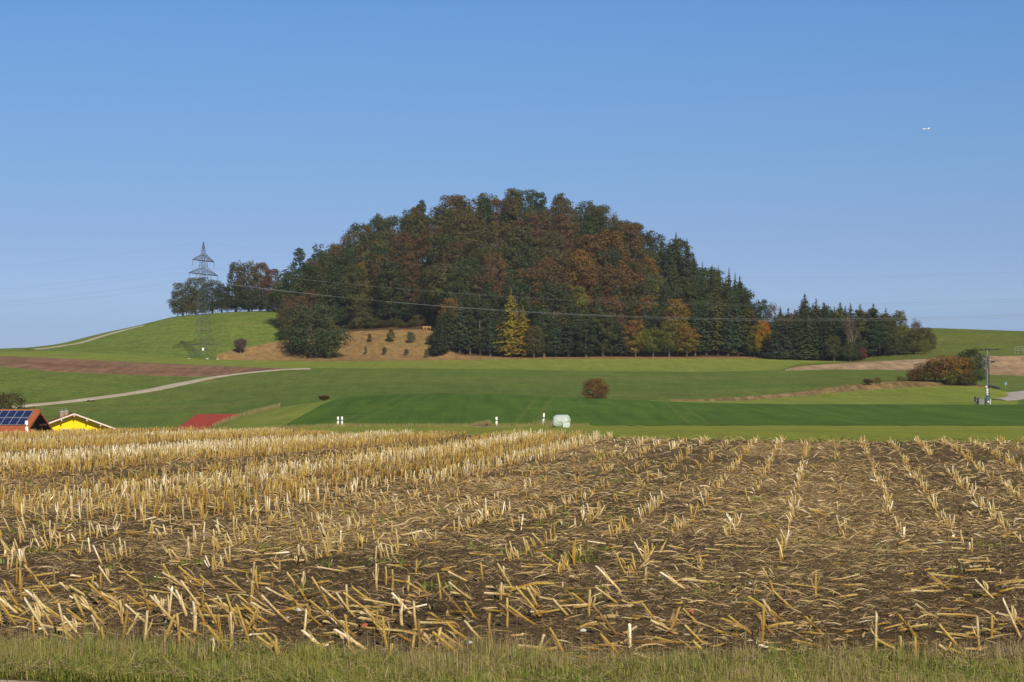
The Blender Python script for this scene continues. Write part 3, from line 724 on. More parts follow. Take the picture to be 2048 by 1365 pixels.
# --- special trees read off the photograph: kind, bearing, row of the top, distance, width m, colour
hill_special = [
    ('larch', 1022, 575, 589, 9.0, 'golden yellow'), ('larch', 1046, 612, 587, 8.0, 'golden yellow'),
    ('maple', 1068, 652, 584, 7.5, 'brownish olive'), ('maple', 903, 596, 600, 8.5, 'amber orange'),
    ('slim', 885, 625, 594, 6, 'olive green'),
    ('beech', 1183, 470, 640, 13, 'orange brown'), ('beech', 1222, 462, 644, 12, 'orange brown'), ('beech', 1163, 500, 632, 11, 'amber orange'), ('beech', 1213, 530, 630, 11, 'rust brown'),
    ('maple', 1354, 598, 591, 11.5, 'amber orange'), ('maple', 1338, 640, 585, 8, 'yellow green'), ('maple', 1374, 650, 585, 8, 'amber orange'), ('maple', 1272, 640, 586, 8.5, 'amber orange'), ('maple', 1306, 655, 585, 7, 'yellow green'),
    ('maple', 1294, 592, 600, 8, 'orange brown'), ('slim', 1206, 612, 588, 8.5, 'mid green'), ('slim', 1172, 640, 586, 8, 'dark green'),
    ('maple', 1526, 641, 581, 5.8, 'bright orange'), ('maple', 1509, 652, 583, 5.0, 'yellow green'),
    ('beech', 1290, 530, 630, 9, 'brownish olive'), ('maple', 1300, 515, 640, 8, 'amber orange'),
    ('slim', 864, 548, 640, 6, 'yellow green'), ('maple', 945, 520, 640, 8, 'yellow green'), ('maple', 1160, 572, 610, 8, 'yellow green'),
    ('beech', 672, 490, 660, 9, 'rust brown'), ('maple', 722, 525, 640, 6, 'amber orange'), ('beech', 765, 545, 632, 10, 'rust brown'), ('slim', 735, 452, 690, 6, 'rust brown'),
    ('beech', 1090, 420, 690, 12, 'reddish brown'), ('beech', 1040, 440, 676, 11, 'reddish brown'), ('beech', 1000, 398, 704, 10, 'rust brown'), ('beech', 915, 392, 706, 11, 'rust brown'),
    ('slim', 757, 428, 700, 4.5, 'blackish green'), ('slim', 815, 420, 700, 7, 'dark green'), ('slim', 845, 402, 704, 6, 'bluish green'),
    ('spruce', 1352, 466, 676, 10, 'dark green'), ('spruce', 1374, 478, 668, 8.5, 'blackish green'), ('spruce', 1340, 482, 660, 8, 'dark green'),
    ('spruce', 1405, 524, 652, 6.5, 'dark green'), ('spruce', 1424, 528, 650, 5.5, 'blackish green'), ('spruce', 1437, 532, 655, 5.5, 'dark green'), ('spruce', 1458, 535, 648, 6, 'blackish green'),
    ('spruce', 1470, 545, 640, 5.5, 'dark green'), ('spruce', 1480, 552, 650, 5.5, 'blackish green'), ('spruce', 1488, 572, 640, 5.5, 'dark green'), ('spruce', 1497, 592, 630, 5, 'blackish green'),
    ('bare', 1232, 415, 700, 5, 'grey brown'), ('beech', 1520, 600, 600, 7.0, 'bluish green'), ('slim', 1500, 618, 596, 5.5, 'brownish olive'),
]
for k, u, vt, Y, w, c in hill_special: plant(k, u, Y, vtop=vt, w=w, col=c)

# --- the wood itself, rank behind rank up the hill
ranks = [(596, 880), (606, 872), (620, 872), (629, 568), (641, 600), (653, 612), (665, 628), (678, 650), (691, 680), (704, 700), (713, 735)]
taken = [(bearing(u, Y), Y) for _, u, _, Y, _, _ in hill_special]
for ri, (Y0, u0) in enumerate(ranks):
    u = u0 + random.uniform(0, 30)
    while u < 1500:
        Y = Y0 + random.uniform(-4, 4); X = bearing(u, Y)
        right = u > 1395
        if Y0 > 700 and u > 1330: break
        if any(abs(X - a) < 4.2 and abs(Y - b) < 5 for a, b in taken): u += 24; continue
        z = h1(X, Y); s = sil(u) + random.uniform(0, 14)
        hmax = z_of(s, Y) - z
        if hmax < 6: u += 40; continue
        if u < 700 and Y > 640 and u < 560 + (Y - 640) * 0.9: u += 30; continue
        h = min(hmax, random.uniform(15.5, 19))
        if Y0 > 690: h = min(hmax, 24)
        if Y0 < 600: h = min(hmax, random.uniform(12, 16))
        vt = HZ - (z + h - EYE) * F / Y
        conif = random.random() < (0.75 if right else 0.5 if (u > 1240 and vt > 480) else 0.10)
        if Y0 < 612 and 880 < u: conif = random.random() < 0.6
        if conif:
            plant('spruce', u, Y, h=h, w=random.uniform(7.5, 9.5), col=random.choice(['dark green', 'bluish green', 'dark green', 'olive green']))
            u += random.uniform(36, 52)
        else:
            k = random.choice(['oak', 'beech', 'beech', 'oak', 'slim', 'loose'])
            plant(k, u, Y, h=h, w=random.uniform(9, 15) if k != 'slim' else random.uniform(7, 9), col=zone_colour(u, vt, k))
            u += random.uniform(50, 78)
# --- the close planted front edge, trunks showing at the foot
u = 876
while u < 1540:
    gap = False
    vt = np.interp(u, [870, 900, 960, 990, 1010, 1060, 1090, 1140, 1200, 1260, 1330, 1400, 1450, 1540], [640, 598, 590, 600, 640, 640, 610, 615, 640, 645, 625, 600, 595, 640]) + random.uniform(-10, 16)
    Y = 588 + random.uniform(-1.5, 3.5)
    if any(abs(bearing(u, Y) - a) < 2.0 and b < 592 for a, b in taken): u += 10; continue
    k = 'wall_spruce' if random.random() < 0.82 else 'slim'
    plant(k, u, Y, vtop=vt, w=random.uniform(6.0, 8.0), col=random.choice(['bluish green', 'dark green', 'blackish green', 'bluish green', 'olive green'] if k == 'wall_spruce' else ['olive green', 'dark green', 'brownish olive']), region='edge')
    u += random.uniform(17, 25)
plant('wall_spruce', 876, 584.5, vtop=668, w=5.5, col='bluish green', region='edge')
plant('wall_spruce', 884, 585.5, vtop=640, w=5.0, col='blackish green', region='edge')
# low brush along the lower edge of the bare slope
for i, (u, vt, c) in enumerate([(700, 640, 'olive green'), (722, 636, 'olive green'), (745, 644, 'mid green'), (768, 640, 'brownish olive'), (790, 642, 'olive green'), (812, 645, 'mid green'), (838, 643, 'brownish olive'), (873, 640, 'dark green')]):
    plant('bush', u, 624.0 + random.uniform(-1, 1), vtop=vt + random.uniform(-16, 9), w=random.uniform(4.5, 8), col=c, region='brush', group='brush at the top of the bare slope')
for i, u in enumerate(range(696, 905, 21)):
    plant(random.choice(['slim', 'maple', 'oak']), u + random.uniform(-5, 5), 630 + random.uniform(-2, 3), vtop=random.uniform(596, 622), w=random.uniform(7, 9), col=random.choice(['dark green', 'olive green', 'mid green', 'brownish olive', 'blackish green']))
# left end of the wood and the big low tree in front of it
for k, u, vt, Y, w, c in [('slim', 600, 498, 668, 8.0, 'bluish green'), ('oak', 578, 545, 676, 6, 'dark green'), ('slim', 636, 489, 668, 7, 'dark green'), ('oak', 655, 500, 656, 8, 'mid green'), ('maple', 620, 540, 640, 9, 'olive green'),
                          ('beech', 598, 592, 612, 8.5, 'reddish brown'), ('beech', 578, 612, 606, 6.5, 'rust brown'), ('maple', 570, 655, 602, 6.0, 'olive green'), ('maple', 572, 590, 622, 7, 'brownish olive'), ('beech', 622, 580, 622, 9, 'rust brown'), ('oak', 652, 585, 624, 9, 'dark green'), ('oak', 678, 590, 626, 8, 'bluish green')]:
    plant(k, u, Y, vtop=vt, w=w, col=c)
plant('bush', 627, 584, vtop=604, w=17.5, col='dark green', label='broad dark green tree with boughs to the ground at the bare slope\'s left end', proto=1, dz=-1.2)
plant('maple', 655, 583, vtop=640, w=8.0, col='yellow green', label='yellowish green tree leaning out right of the broad low green tree', dz=-0.5)
plant('maple', 598, 586, vtop=640, w=7.0, col='dark green', label='dark low tree squeezed against the left of the broad green tree', dz=-0.5)
# trees on the left ridge, sky showing through
for k, u, vt, Y, w, c in [('oak', 366, 566, 684, 9.5, 'olive green'), ('oak', 392, 556, 688, 10, 'olive green'), ('oak', 425, 560, 686, 9.5, 'bluish green'), ('oak', 444, 572, 690, 7, 'dark green'), ('bush', 356, 600, 680, 5, 'olive green'),
                          ('loose', 474, 523, 690, 7, 'dark green'), ('oak', 497, 524, 686, 10, 'brownish olive'), ('beech', 522, 526, 688, 9.5, 'rust brown'), ('beech', 545, 538, 684, 8, 'reddish brown'), ('oak', 470, 570, 680, 9, 'dark green'), ('oak', 503, 580, 678, 9, 'dark green'),
                          ('maple', 535, 585, 676, 7, 'olive green'), ('bush', 455, 602, 680, 5, 'olive green'), ('bush', 375, 608, 680, 5.5, 'olive green'), ('bush', 395, 604, 682, 5.5, 'brownish olive'), ('bush', 433, 602, 682, 5.5, 'dark green'), ('bush', 478, 600, 680, 5, 'dark green'), ('bush', 498, 602, 680, 6, 'olive green'), ('bush', 518, 604, 680, 5, 'brownish olive'), ('bush', 535, 606, 678, 5, 'dark green'), ('bush', 412, 606, 680, 5, 'dark green'), ('bush', 550, 600, 672, 6, 'dark green'), ('maple', 562, 560, 670, 7, 'olive green')]:
    plant(k, u, Y, vtop=vt, w=w, col=c, region='ridge')
# the right-hand plantation
for k, u, vt, Y, w, c in [('spruce', 1520, 606, 590, 6, 'bluish green'), ('bare', 1548, 604, 600, 4.5, 'grey brown'), ('spruce', 1560, 612, 588, 5, 'dark green')]:
    plant(k, u, Y, vtop=vt, w=w, col=c, region='right')
u = 1552
while u < 1782:
    for Y, dv in ((597, -6), (584, 4)):
        vt = np.interp(u, [1550, 1590, 1610, 1640, 1670, 1700, 1730, 1775], [630, 606, 600, 606, 600, 604, 606, 622]) + dv + random.uniform(-14, 14)
        uu = u + random.uniform(-5, 5) + (8 if dv < 0 else 0)
        plant('spruce', uu, Y + random.uniform(-3, 3), vtop=vt, w=random.uniform(8.0, 11.0), col=random.choice(['blackish green', 'dark green', 'blackish green', 'bluish green']), region='right')
    u += random.uniform(19, 26)
u = 1556
while u < 1718:
    Y = 573 + random.uniform(-1, 2)
    plant('spruce', u, Y, vtop=np.interp(u, [1550, 1600, 1660, 1720], [640, 622, 618, 640]) + random.uniform(-8, 10), w=random.uniform(7.6, 9.6), col=random.choice(['blackish green', 'bluish green', 'dark green']), region='right')
    u += random.uniform(18, 24)
for u, vt, c in ((1566, 630, 'olive green'), (1588, 622, 'brownish olive'), (1612, 616, 'dark green'), (1634, 620, 'olive green'), (1658, 612, 'dark green'), (1682, 618, 'brownish olive'), (1722, 622, 'olive green'), (1746, 618, 'dark green'), (1770, 628, 'olive green'), (1760, 640, 'dark green')):
    plant(random.choice(['slim', 'maple']), u, 580 + random.uniform(-2, 3), vtop=vt + random.uniform(-4, 8), w=random.uniform(6, 8), col=c, region='right')
for k, u, vt, Y, w, c in [('bare', 1705, 626, 567, 4.5, 'grey brown'), ('maple', 1668, 672, 568, 5.5, 'olive green'), ('maple', 1700, 684, 566.5, 6, 'olive green'), ('bush', 1718, 690, 566, 4, 'dark green'),
                          ('maple', 1798, 622, 582, 7.0, 'olive green'), ('maple', 1806, 650, 575, 6.5, 'yellow green'), ('loose', 1790, 668, 573, 6, 'olive green'), ('bare', 1838, 636, 582, 4, 'grey brown'), ('loose', 1828, 660, 572, 6, 'brownish olive'), ('loose', 1850, 655, 580, 6, 'brownish olive'),
                          ('bush', 1848, 680, 568, 4.5, 'yellow green'), ('bush', 1860, 666, 580, 4.5, 'brownish olive'), ('spruce', 1780, 630, 590, 7, 'blackish green'), ('bush', 1818, 688, 570, 5, 'olive green')]:
    plant(k, u, Y, vtop=vt, w=w, col=c, region='right')
plant('bush', 1725, 565.5, vtop=696, w=2.6, col='crimson', label='small crimson bush at the foot of the right-hand spruces')

# single bushes and young trees
plant('ball', 1190.5, solve_Y(1190, 800, 307, 350), vtop=757, w=4.3, col='orange brown', proto=0, dz=-0.6, label='lone round russet bush standing in the middle of the green fields')
plant('thin_bush', 481, 583, vtop=675, w=3.6, col='grey brown', label='lone bare grey-brown bush between the pylon and the bare slope')
for kind, u, vt, vb, w, c, lab in [
    ('slim', 739, 667, 685, 1.7, 'rust brown', 'brown young tree, upper row on the bare slope, leftmost'),
    ('slim', 781, 660, 684, 2.9, 'mid green', 'upright green young tree, upper row on the bare slope, second from left'),
    ('maple', 822, 664, 687, 3.0, 'mid green', 'broadest round green young tree in the upper row on the bare slope'),
    ('thin_bush', 859, 670, 690, 2.2, 'grey brown', 'leafless grey young tree at the right end of the upper row'),
    ('slim', 731, 693, 710, 1.0, 'dark green', 'narrow dark young tree, lower row on the bare slope, leftmost'),
    ('thin_bush', 769, 693, 711, 1.5, 'mid green', 'thin green young tree, lower row on the bare slope, second from left'),
    ('thin_bush', 813, 697, 712, 1.3, 'grey brown', 'faint leafless young tree in the lower row on the bare slope'),
    ('bush', 853, 698, 716, 1.3, 'olive green', 'small olive young tree, lower row, nearest the spruces')]:
    plant(kind, u, solve_Y(u, vb, 576, 619, 0.3), vtop=vt, w=w, col=c, label=lab, cat='young tree', group='young trees planted on the bare slope')
plant('thin_bush', 648, solve_Y(648, 803, 290, 312), vtop=793, w=1.6, col='reddish brown', label='low brown scrub on the rise beside the light green wedge')
hedge = [('bush', 1834, 738, 371, 4.2, 'orange brown', 'low russet bush at the hedge\'s left end'), ('bush', 1853, 725, 371, 5.2, 'brownish olive', 'brownish bush, second from left in the hedge'),
         ('thin_bush', 1869, 718, 373, 4.2, 'reddish brown', 'thin reddish bush between brown and orange bushes in the hedge'),
         ('bush', 1890, 711, 372, 7.4, 'amber orange', 'large amber bush in the middle of the hedge by the mast'), ('bush', 1920, 714, 369, 6.0, 'amber orange', 'amber bush between the large amber bush and the green tree'),
         ('bush', 1912, 742, 367, 3.8, 'yellow green', 'low yellow-green bush in front of the amber hedge bushes'),
         ('ball', 1941, 698, 372, 5.4, 'dark green', 'tall dark green tree at the hedge\'s right end, next to the mast'), ('bush', 1950, 716, 369, 5.0, 'mid green', 'green bush under the tall hedge tree, right against the mast'),
         ('bush', 1936, 744, 366, 3.6, 'olive green', 'low olive bush at the foot of the tall hedge tree')]
for k, u, vt, Y, w, c, lab in hedge: plant(k, u, Y, vtop=vt, w=w, col=c, label=lab, group='hedge beside the transformer mast')
for k, u, vt, Y, w, c, lab in [('thin_bush', 1736, 757, 366, 1.9, 'rust brown', 'wide brown thorn bush on the grassy bank, leftmost of three'), ('bush', 1755, 755, 368, 1.3, 'amber orange', 'narrow tawny bush on the grassy bank, middle of three'),
                          ('bush', 1801, 755, 370, 1.6, 'yellow green', 'small yellowish bush on the grassy bank, nearest the hedge')]:
    plant(k, u, Y, vtop=vt, w=w, col=c, label=lab, group='small bushes on the grassy bank')
plant('oak', 18, 300, vtop=786, w=6.4, col='brownish olive', label='dark brownish round tree behind the roof with solar panels', dz=0)
plant('oak', -22, 306, vtop=788, w=6.0, col='olive green', label='olive tree cut by the left picture edge behind the solar roof')
plant('bush', 60, 310, vtop=814, w=3.4, col='brownish olive', label='low brown bush between the round tree and the yellow house')

# ------------------------------------------------------------------ pylon and lines
M['steel'] = simple_mat('steel', (0.09, 0.105, 0.11), 0.6, 0.2, 1.0, 0.3)
M['insulator'] = simple_mat('insulator', (0.16, 0.17, 0.18), 0.3, 0.2, 2.0)
M['cable'] = simple_mat('cable', (0.45, 0.46, 0.47), 0.4, 0.1, 1.0, 0.6)
PY = 575.0; PX = bearing(407, PY); PZ = h1(PX, PY)
pyl = tag(empty('lattice_pylon', (PX, PY, PZ)), 'tall grey-green lattice power pylon with two crossarms in front of the left ridge', 'pylon')
ARM = Vector((0.37, 0.93, 0)).normalized(); LN = Vector((ARM.y, -ARM.x, 0))
zt = z_of(485, PY) - PZ; zu = z_of(522, PY) - PZ; zl = z_of(549, PY) - PZ
def halfw(z):
    return float(np.interp(z, [0, 2.5, zl * 0.45, zl, zu, zt], [2.75, 2.2, 1.25, 0.85, 0.72, 0.06]))
def corner(z, i, w=None):
    w = halfw(z) if w is None else w
    sx, sy = ((-1, -1), (1, -1), (1, 1), (-1, 1))[i % 4]
    return ARM * (w * sx) + LN * (w * sy) + Vector((0, 0, z))
lv = [0, 2.5, 5.2, 7.6, 9.8, 11.8, 13.6, 15.3, 16.9, 18.4, 19.9, 21.3, zl - 0.9, zl + 0.6, zl + 2.2, zu, zu + 1.4, zu + 2.8, zt - 0.8, zt]
for i in range(4):
    MB().tube([corner(z, i) for z in (0, 2.5, zl * 0.45, zl, zu, zt)], 0.042, 4).build('leg', M['steel'], pyl)
br = MB()
for a, b in zip(lv[:-1], lv[1:]):
    for i in range(4):
        br.tube([corner(a, i), corner(b, i + 1)], 0.034, 4, False); br.tube([corner(a, i + 1), corner(b, i)], 0.034, 4, False)
        br.tube([corner(b, i), corner(b, i + 1)], 0.03, 4, False)
tag(br.build('bracing', M['steel'], pyl), kind='stuff')
def arm(zc, half, name):
    for s in (-1, 1):
        m = MB(); tip = ARM * (half * s) + Vector((0, 0, zc))
        for q in (-1, 1):
            a = ARM * (halfw(zc) * s) + LN * (halfw(zc) * q) + Vector((0, 0, zc))
            a2 = ARM * (halfw(zc + 1.6) * s) + LN * (halfw(zc + 1.6) * q) + Vector((0, 0, zc + 1.7))
            m.tube([a, tip], 0.085, 4); m.tube([a2, tip], 0.07, 4)
            for t in (0.2, 0.4, 0.6, 0.8):
                m.tube([a.lerp(tip, t), a2.lerp(tip, t)], 0.04, 4, False); m.tube([a.lerp(tip, t), a2.lerp(tip, max(0, t - 0.2))], 0.04, 4, False)
        m.build(name, M['steel'], pyl)
arm(zu, 5.7, 'crossarm'); arm(zl, 7.6, 'crossarm')
gd = MB()
for i in range(4):
    gd.tube([corner(4.0, i, 3.1), corner(4.0, i + 1, 3.1)], 0.04, 4); gd.tube([corner(4.0, i, 2.0), corner(4.4, i, 3.3)], 0.03, 4)
gd.tube([corner(4.0, 0, 3.1) + Vector((-3.0, 0, -0.7)), corner(4.0, 1, 3.1)], 0.06, 5)
gd.build('climbing_guard', M['steel'], pyl)
MB().box((0.2, -2.3, 2.6), (0.5, 0.05, 0.7)).build('warning_plate', simple_mat('white_plate', (0.8, 0.8, 0.75)), pyl)
for i in range(4):
    MB().box(corner(0.1, i), (0.6, 0.6, 0.35)).build('footing', simple_mat('concrete', (0.36, 0.32, 0.28)) if i == 0 else bpy.data.materials['concrete'], pyl)
att = []
base = Vector((PX, PY, PZ))
def insul(p, L=1.7):
    m = MB(); m.tube([p, p - Vector((0, 0, L))], 0.05, 5)
    for k in range(6): m.tube([p - Vector((0, 0, 0.25 + k * 0.23)), p - Vector((0, 0, 0.33 + k * 0.23))], [0.05, 0.17], 7)
    m.build('insulator', M['insulator'], pyl)
    att.append((base + p - Vector((0, 0, L)), 'phase'))
for zc, xs in ((zu, (-5.6, 5.6)), (zl, (-7.5, -3.8, 3.8, 7.5))):
    for x in xs: insul(ARM * x + Vector((0, 0, zc)))
att.append((base + Vector((0, 0, zt)), 'earth'))
WL = {0: ('near end of the upper crossarm', 'upper wire nearest the viewer'), 1: ('far end of the upper crossarm', ''), 2: ('near end of the lower crossarm', ''), 3: ('near inner lower crossarm', ''),
      4: ('far inner lower crossarm', ''), 5: ('far end of the lower crossarm', ''), 6: ('tip of the pylon', '')}
for j, (p, kd) in enumerate(att):
    for side in (1, -1):
        pts = []
        for t in np.linspace(0, 1, 40):
            if side == 1: q = p + Vector((271 * t, -95 * t, -40.5 * t + 33 * t * t))
            else: q = p + Vector((-271 * t, 95 * t, -32.6 * t + 34 * t * t))
            pts.append(q)
        rad = 0.010
        if side == 1 and j == 2: rad = 0.019
        if side == 1 and j == 0: rad = 0.012
        w = MB().tube([q - p for q in pts], rad, 4).build('power_line', M['cable'], None, loc=p)
        tag(w, 'power line running %s from the %s' % ('right across the wood' if side == 1 else 'left into the sky', WL[j][0]), 'power line', 'wires of the high voltage line')

# ------------------------------------------------------------------ buildings in the hollow
M['roof_tile'] = simple_mat('roof_tile', (0.33, 0.10, 0.045), 0.8, 0.25, 2.0, spec=0.1)
M['brown_tile'] = simple_mat('brown_tile', (0.17, 0.06, 0.035), 0.8, 0.3, 2.0, spec=0.1)
M['dark_wood'] = simple_mat('dark_wood', (0.05, 0.028, 0.018), 0.85, 0.4, 3.0, spec=0.1)
M['white_wood'] = simple_mat('white_wood', (0.62, 0.53, 0.47), 0.6, 0.08, 2.0)
M['yellow_plaster'] = simple_mat('yellow_plaster', (0.82, 0.57, 0.012), 0.9, 0.06, 1.5, spec=0.1)
M['soffit'] = simple_mat('soffit', (0.55, 0.33, 0.08), 0.8, 0.2, 2.0)
M['white_plaster'] = simple_mat('white_plaster', (0.72, 0.70, 0.66), 0.9, 0.08, 1.5, spec=0.1)
M['red_sheet'] = simple_mat('red_sheet', (0.22, 0.036, 0.025), 0.8, 0.15, 0.8)
M['brick'] = simple_mat('brick', (0.30, 0.20, 0.17), 0.9, 0.25, 4.0)
M['metal'] = simple_mat('metal', (0.6, 0.6, 0.62), 0.35, 0.1, 4.0, 0.8)
M['solar'] = simple_mat('solar', (0.012, 0.022, 0.075), 0.22, 0.3, 6.0, spec=0.7)
M['alu'] = simple_mat('alu', (0.30, 0.31, 0.34), 0.55, 0.1, 4.0, 0.2)
M['window_glass'] = simple_mat('window_glass', (0.03, 0.035, 0.04), 0.1, 0.2, 2.0, spec=0.8)

def gable_house(name, label, u_apex, v_apex, Y, yaw, hw, length, pitch, over_g, over_e, wall_h, mats, ground, th=0.22):
    """front gable faces local -y; local x across, roof ridge along local y; origin = foot below the front gable apex"""
    z_apex = z_of(v_apex, Y); X = bearing(u_apex, Y)
    root = tag(empty(name, (X, Y, ground), yaw), label, 'house')
    za = z_apex - ground; tp = math.tan(pitch)
    e = hw + over_e
    wall, roofm, trimm, sof = mats
    y0, y1 = over_g, length + over_g
    # walls: solid prism with gables
    zr = za - th * 1.2
    vs = [(-hw, y0, 0), (hw, y0, 0), (hw, y0, zr - hw * tp), (0, y0, zr), (-hw, y0, zr - hw * tp)]
    vs += [(x, y1, z) for x, _, z in vs]
    fs = [(0, 1, 2, 3, 4), (9, 8, 7, 6, 5), (0, 5, 6, 1), (1, 6, 7, 2), (2, 7, 8, 3), (3, 8, 9, 4), (4, 9, 5, 0)]
    MB().add(vs, fs).build('wall', wall, root)
    yb = length + 2 * over_g
    for s in (-1, 1):
        n = Vector((s * math.sin(pitch), 0, math.cos(pitch)))
        a = Vector((0, 0, za)); b = Vector((s * e, 0, za - e * tp))
        m = MB()
        q = [a, b, b + Vector((0, yb, 0)), a + Vector((0, yb, 0))]
        lo = [p - n * th * 0.55 for p in q]
        m.add(q + lo, [(0, 1, 2, 3), (7, 6, 5, 4), (0, 4, 5, 1), (1, 5, 6, 2), (2, 6, 7, 3), (3, 7, 4, 0)])
        rf = m.build('roof_slope', roofm, root)
        # courses of tiles: low ridges running up the slope, and eave gutter
        k = MB(); nrow = int(e / math.cos(pitch) / 0.36)
        for i in range(nrow):
            t = (i + 0.5) / nrow; p = a.lerp(b, t) + n * 0.012
            k.box(p + Vector((0, yb / 2, 0)), (0.05, yb - 0.06, 0.05), m=Matrix.Rotation(s * pitch, 3, 'Y'))
        tag(k.build('tile_courses', roofm, rf), kind='stuff')
        g = MB().tube([b + Vector((s * 0.06, 0.02, -0.05)), b + Vector((s * 0.06, yb - 0.02, -0.05))], 0.07, 8).build('gutter', M['metal'], root)
        if trimm is not None:
            for yy in (-0.03, yb + 0.03):
                t = MB(); L = e / math.cos(pitch); c = a.lerp(b, 0.5) - n * (th * 0.5 + 0.02)
                t.box(c + Vector((0, yy, 0)), (L, 0.05, th * 0.95), m=Matrix.Rotation(s * pitch, 3, 'Y'))
                t.build('bargeboard', trimm, root)
        if sof is not None:
            MB().box(a.lerp(b, 0.5) - n * (th * 0.62) + Vector((0, over_g / 2, 0)), (e / math.cos(pitch) * 0.97, over_g * 0.92, 0.03), m=Matrix.Rotation(s * pitch, 3, 'Y')).build('soffit', sof, root)
    return root, za, tp, e, yb

# yellow house
YG_ = 300.0
gz = h1(bearing(148, YG_), YG_)
yh, za, tp, e, yb = gable_house('yellow_house', 'bright yellow house with white bargeboards and brown roof at the left edge of the field', 148.5, 826.5, YG_ + 2, math.radians(13), 5.6, 12.0, math.radians(20.5), 1.05, 1.0, 5.5,
    (M['yellow_plaster'], M['brown_tile'], M['white_wood'], M['soffit']), gz - 0.5, th=0.2)
for x in (0.0, -1.72, 1.72, -3.6, 3.6):
    zc = za - abs(x) * tp - 0.38
    MB().box((x, 0.55, zc), (0.17, 1.35, 0.2)).build('purlin', M['white_wood'], yh)
for x, zz in ((-1.1, za - 1.9), (1.1, za - 1.9)):
    w = MB().box((x, 1.02, zz - 0.9), (1.0, 0.06, 1.2)).build('window', M['white_wood'], yh)
    MB().box((x, 0.98, zz - 0.9), (0.82, 0.03, 1.0)).build('pane', M['window_glass'], w)
for k, (x, yy, zz) in enumerate([(-1.55, 5.2, za + 0.1), (-0.95, 6.0, za + 0.16)]):
    c = MB().box((x, yy, zz - 0.7), (0.5, 0.55, 1.5)).build('chimney', M['brick'], yh)
    MB().box((x, yy, zz + 0.09), (0.62, 0.67, 0.08)).build('chimney_cap', M['metal'], c)
    MB().tube([(x, yy, zz + 0.13), (x, yy, zz + 0.34), (x, yy, zz + 0.38), (x, yy, zz + 0.46)], [0.08, 0.08, 0.17, 0.05], 10).build('cowl', M['metal'], c)

# house with solar panels: ridge runs across the view, its right gable in deep wood
SY = 270.0
sg = h1(bearing(80, SY), SY) - 0.4
yawS = math.radians(79)   # local -y (gable) looks right and a little towards the viewer
sh, za, tp, e, yb = gable_house('solar_house', 'house with orange tiled roof full of solar panels, cut by the left edge', 80, 821.5, SY, yawS, 5.4, 13.5, math.radians(31), 1.3, 0.9, 4.5,
    (M['dark_wood'], M['roof_tile'], M['roof_tile'], M['dark_wood']), sg, th=0.24)
pr = math.radians(31); dn = Vector((-math.cos(pr), 0, -math.sin(pr))); nn = Vector((-math.sin(pr), 0, math.cos(pr)))
Rm = Matrix.Rotation(-pr, 3, 'Y')
for r in range(2):
    for c in range(13):
        ctr = Vector((0, 0, za)) + dn * (0.28 + 0.78 + r * 1.74) + nn * 0.12 + Vector((0, 0.75 + 0.5 + c * 1.03, 0))
        if ctr.y > yb - 0.6: continue
        pn = MB().box(ctr, (1.58, 0.97, 0.045), m=Rm).build('solar_panel', M['solar'], sh)
        fm = MB()
        for s in (-1, 1):
            fm.box(ctr + dn * (0.80 * s) + nn * 0.012, (0.035, 1.0, 0.06), m=Rm); fm.box(ctr + Vector((0, 0.495 * s, 0)) + nn * 0.012, (1.62, 0.03, 0.06), m=Rm)
        fm.build('panel_frame', M['alu'], pn)
for x in (-4.2, -2.1, 0, 2.1, 4.2):
    MB().box((x, 0.7, za - abs(x) * tp - 0.5), (0.18, 1.5, 0.22)).build('purlin', M['roof_tile'] if x > 3 else M['dark_wood'], sh)
MB().tube([(0, 0, za + 0.03), (0, yb, za + 0.03)], 0.12, 8).build('ridge_tile', M['roof_tile'], sh)
ant = MB(); 

# low annex roof below the panels (orange strip at the field's rim)
ax = tag(empty('annex', (bearing(28, 262), 262, h1(bearing(28, 262), 262) - 0.3), yawS), 'low orange tiled annex in front of the solar roof, just above the stubble', 'annex')
az = z_of(858.5, 262) - ax.location.z
MB().add([(-1.3, -2.2, az - 0.9), (0.9, -2.2, az), (0.9, 3.2, az), (-1.3, 3.2, az - 0.9), (-1.3, -2.2, az - 1.1), (0.9, -2.2, az - 0.2), (0.9, 3.2, az - 0.2), (-1.3, 3.2, az - 1.1)],
         [(0, 1, 2, 3), (7, 6, 5, 4), (0, 4, 5, 1), (1, 5, 6, 2), (2, 6, 7, 3), (3, 7, 4, 0)]).build('roof', M['roof_tile'], ax)
MB().box((-0.2, 0.5, (az - 1.2) / 2), (1.9, 5.0, az - 1.2)).build('wall', M['white_plaster'], ax)

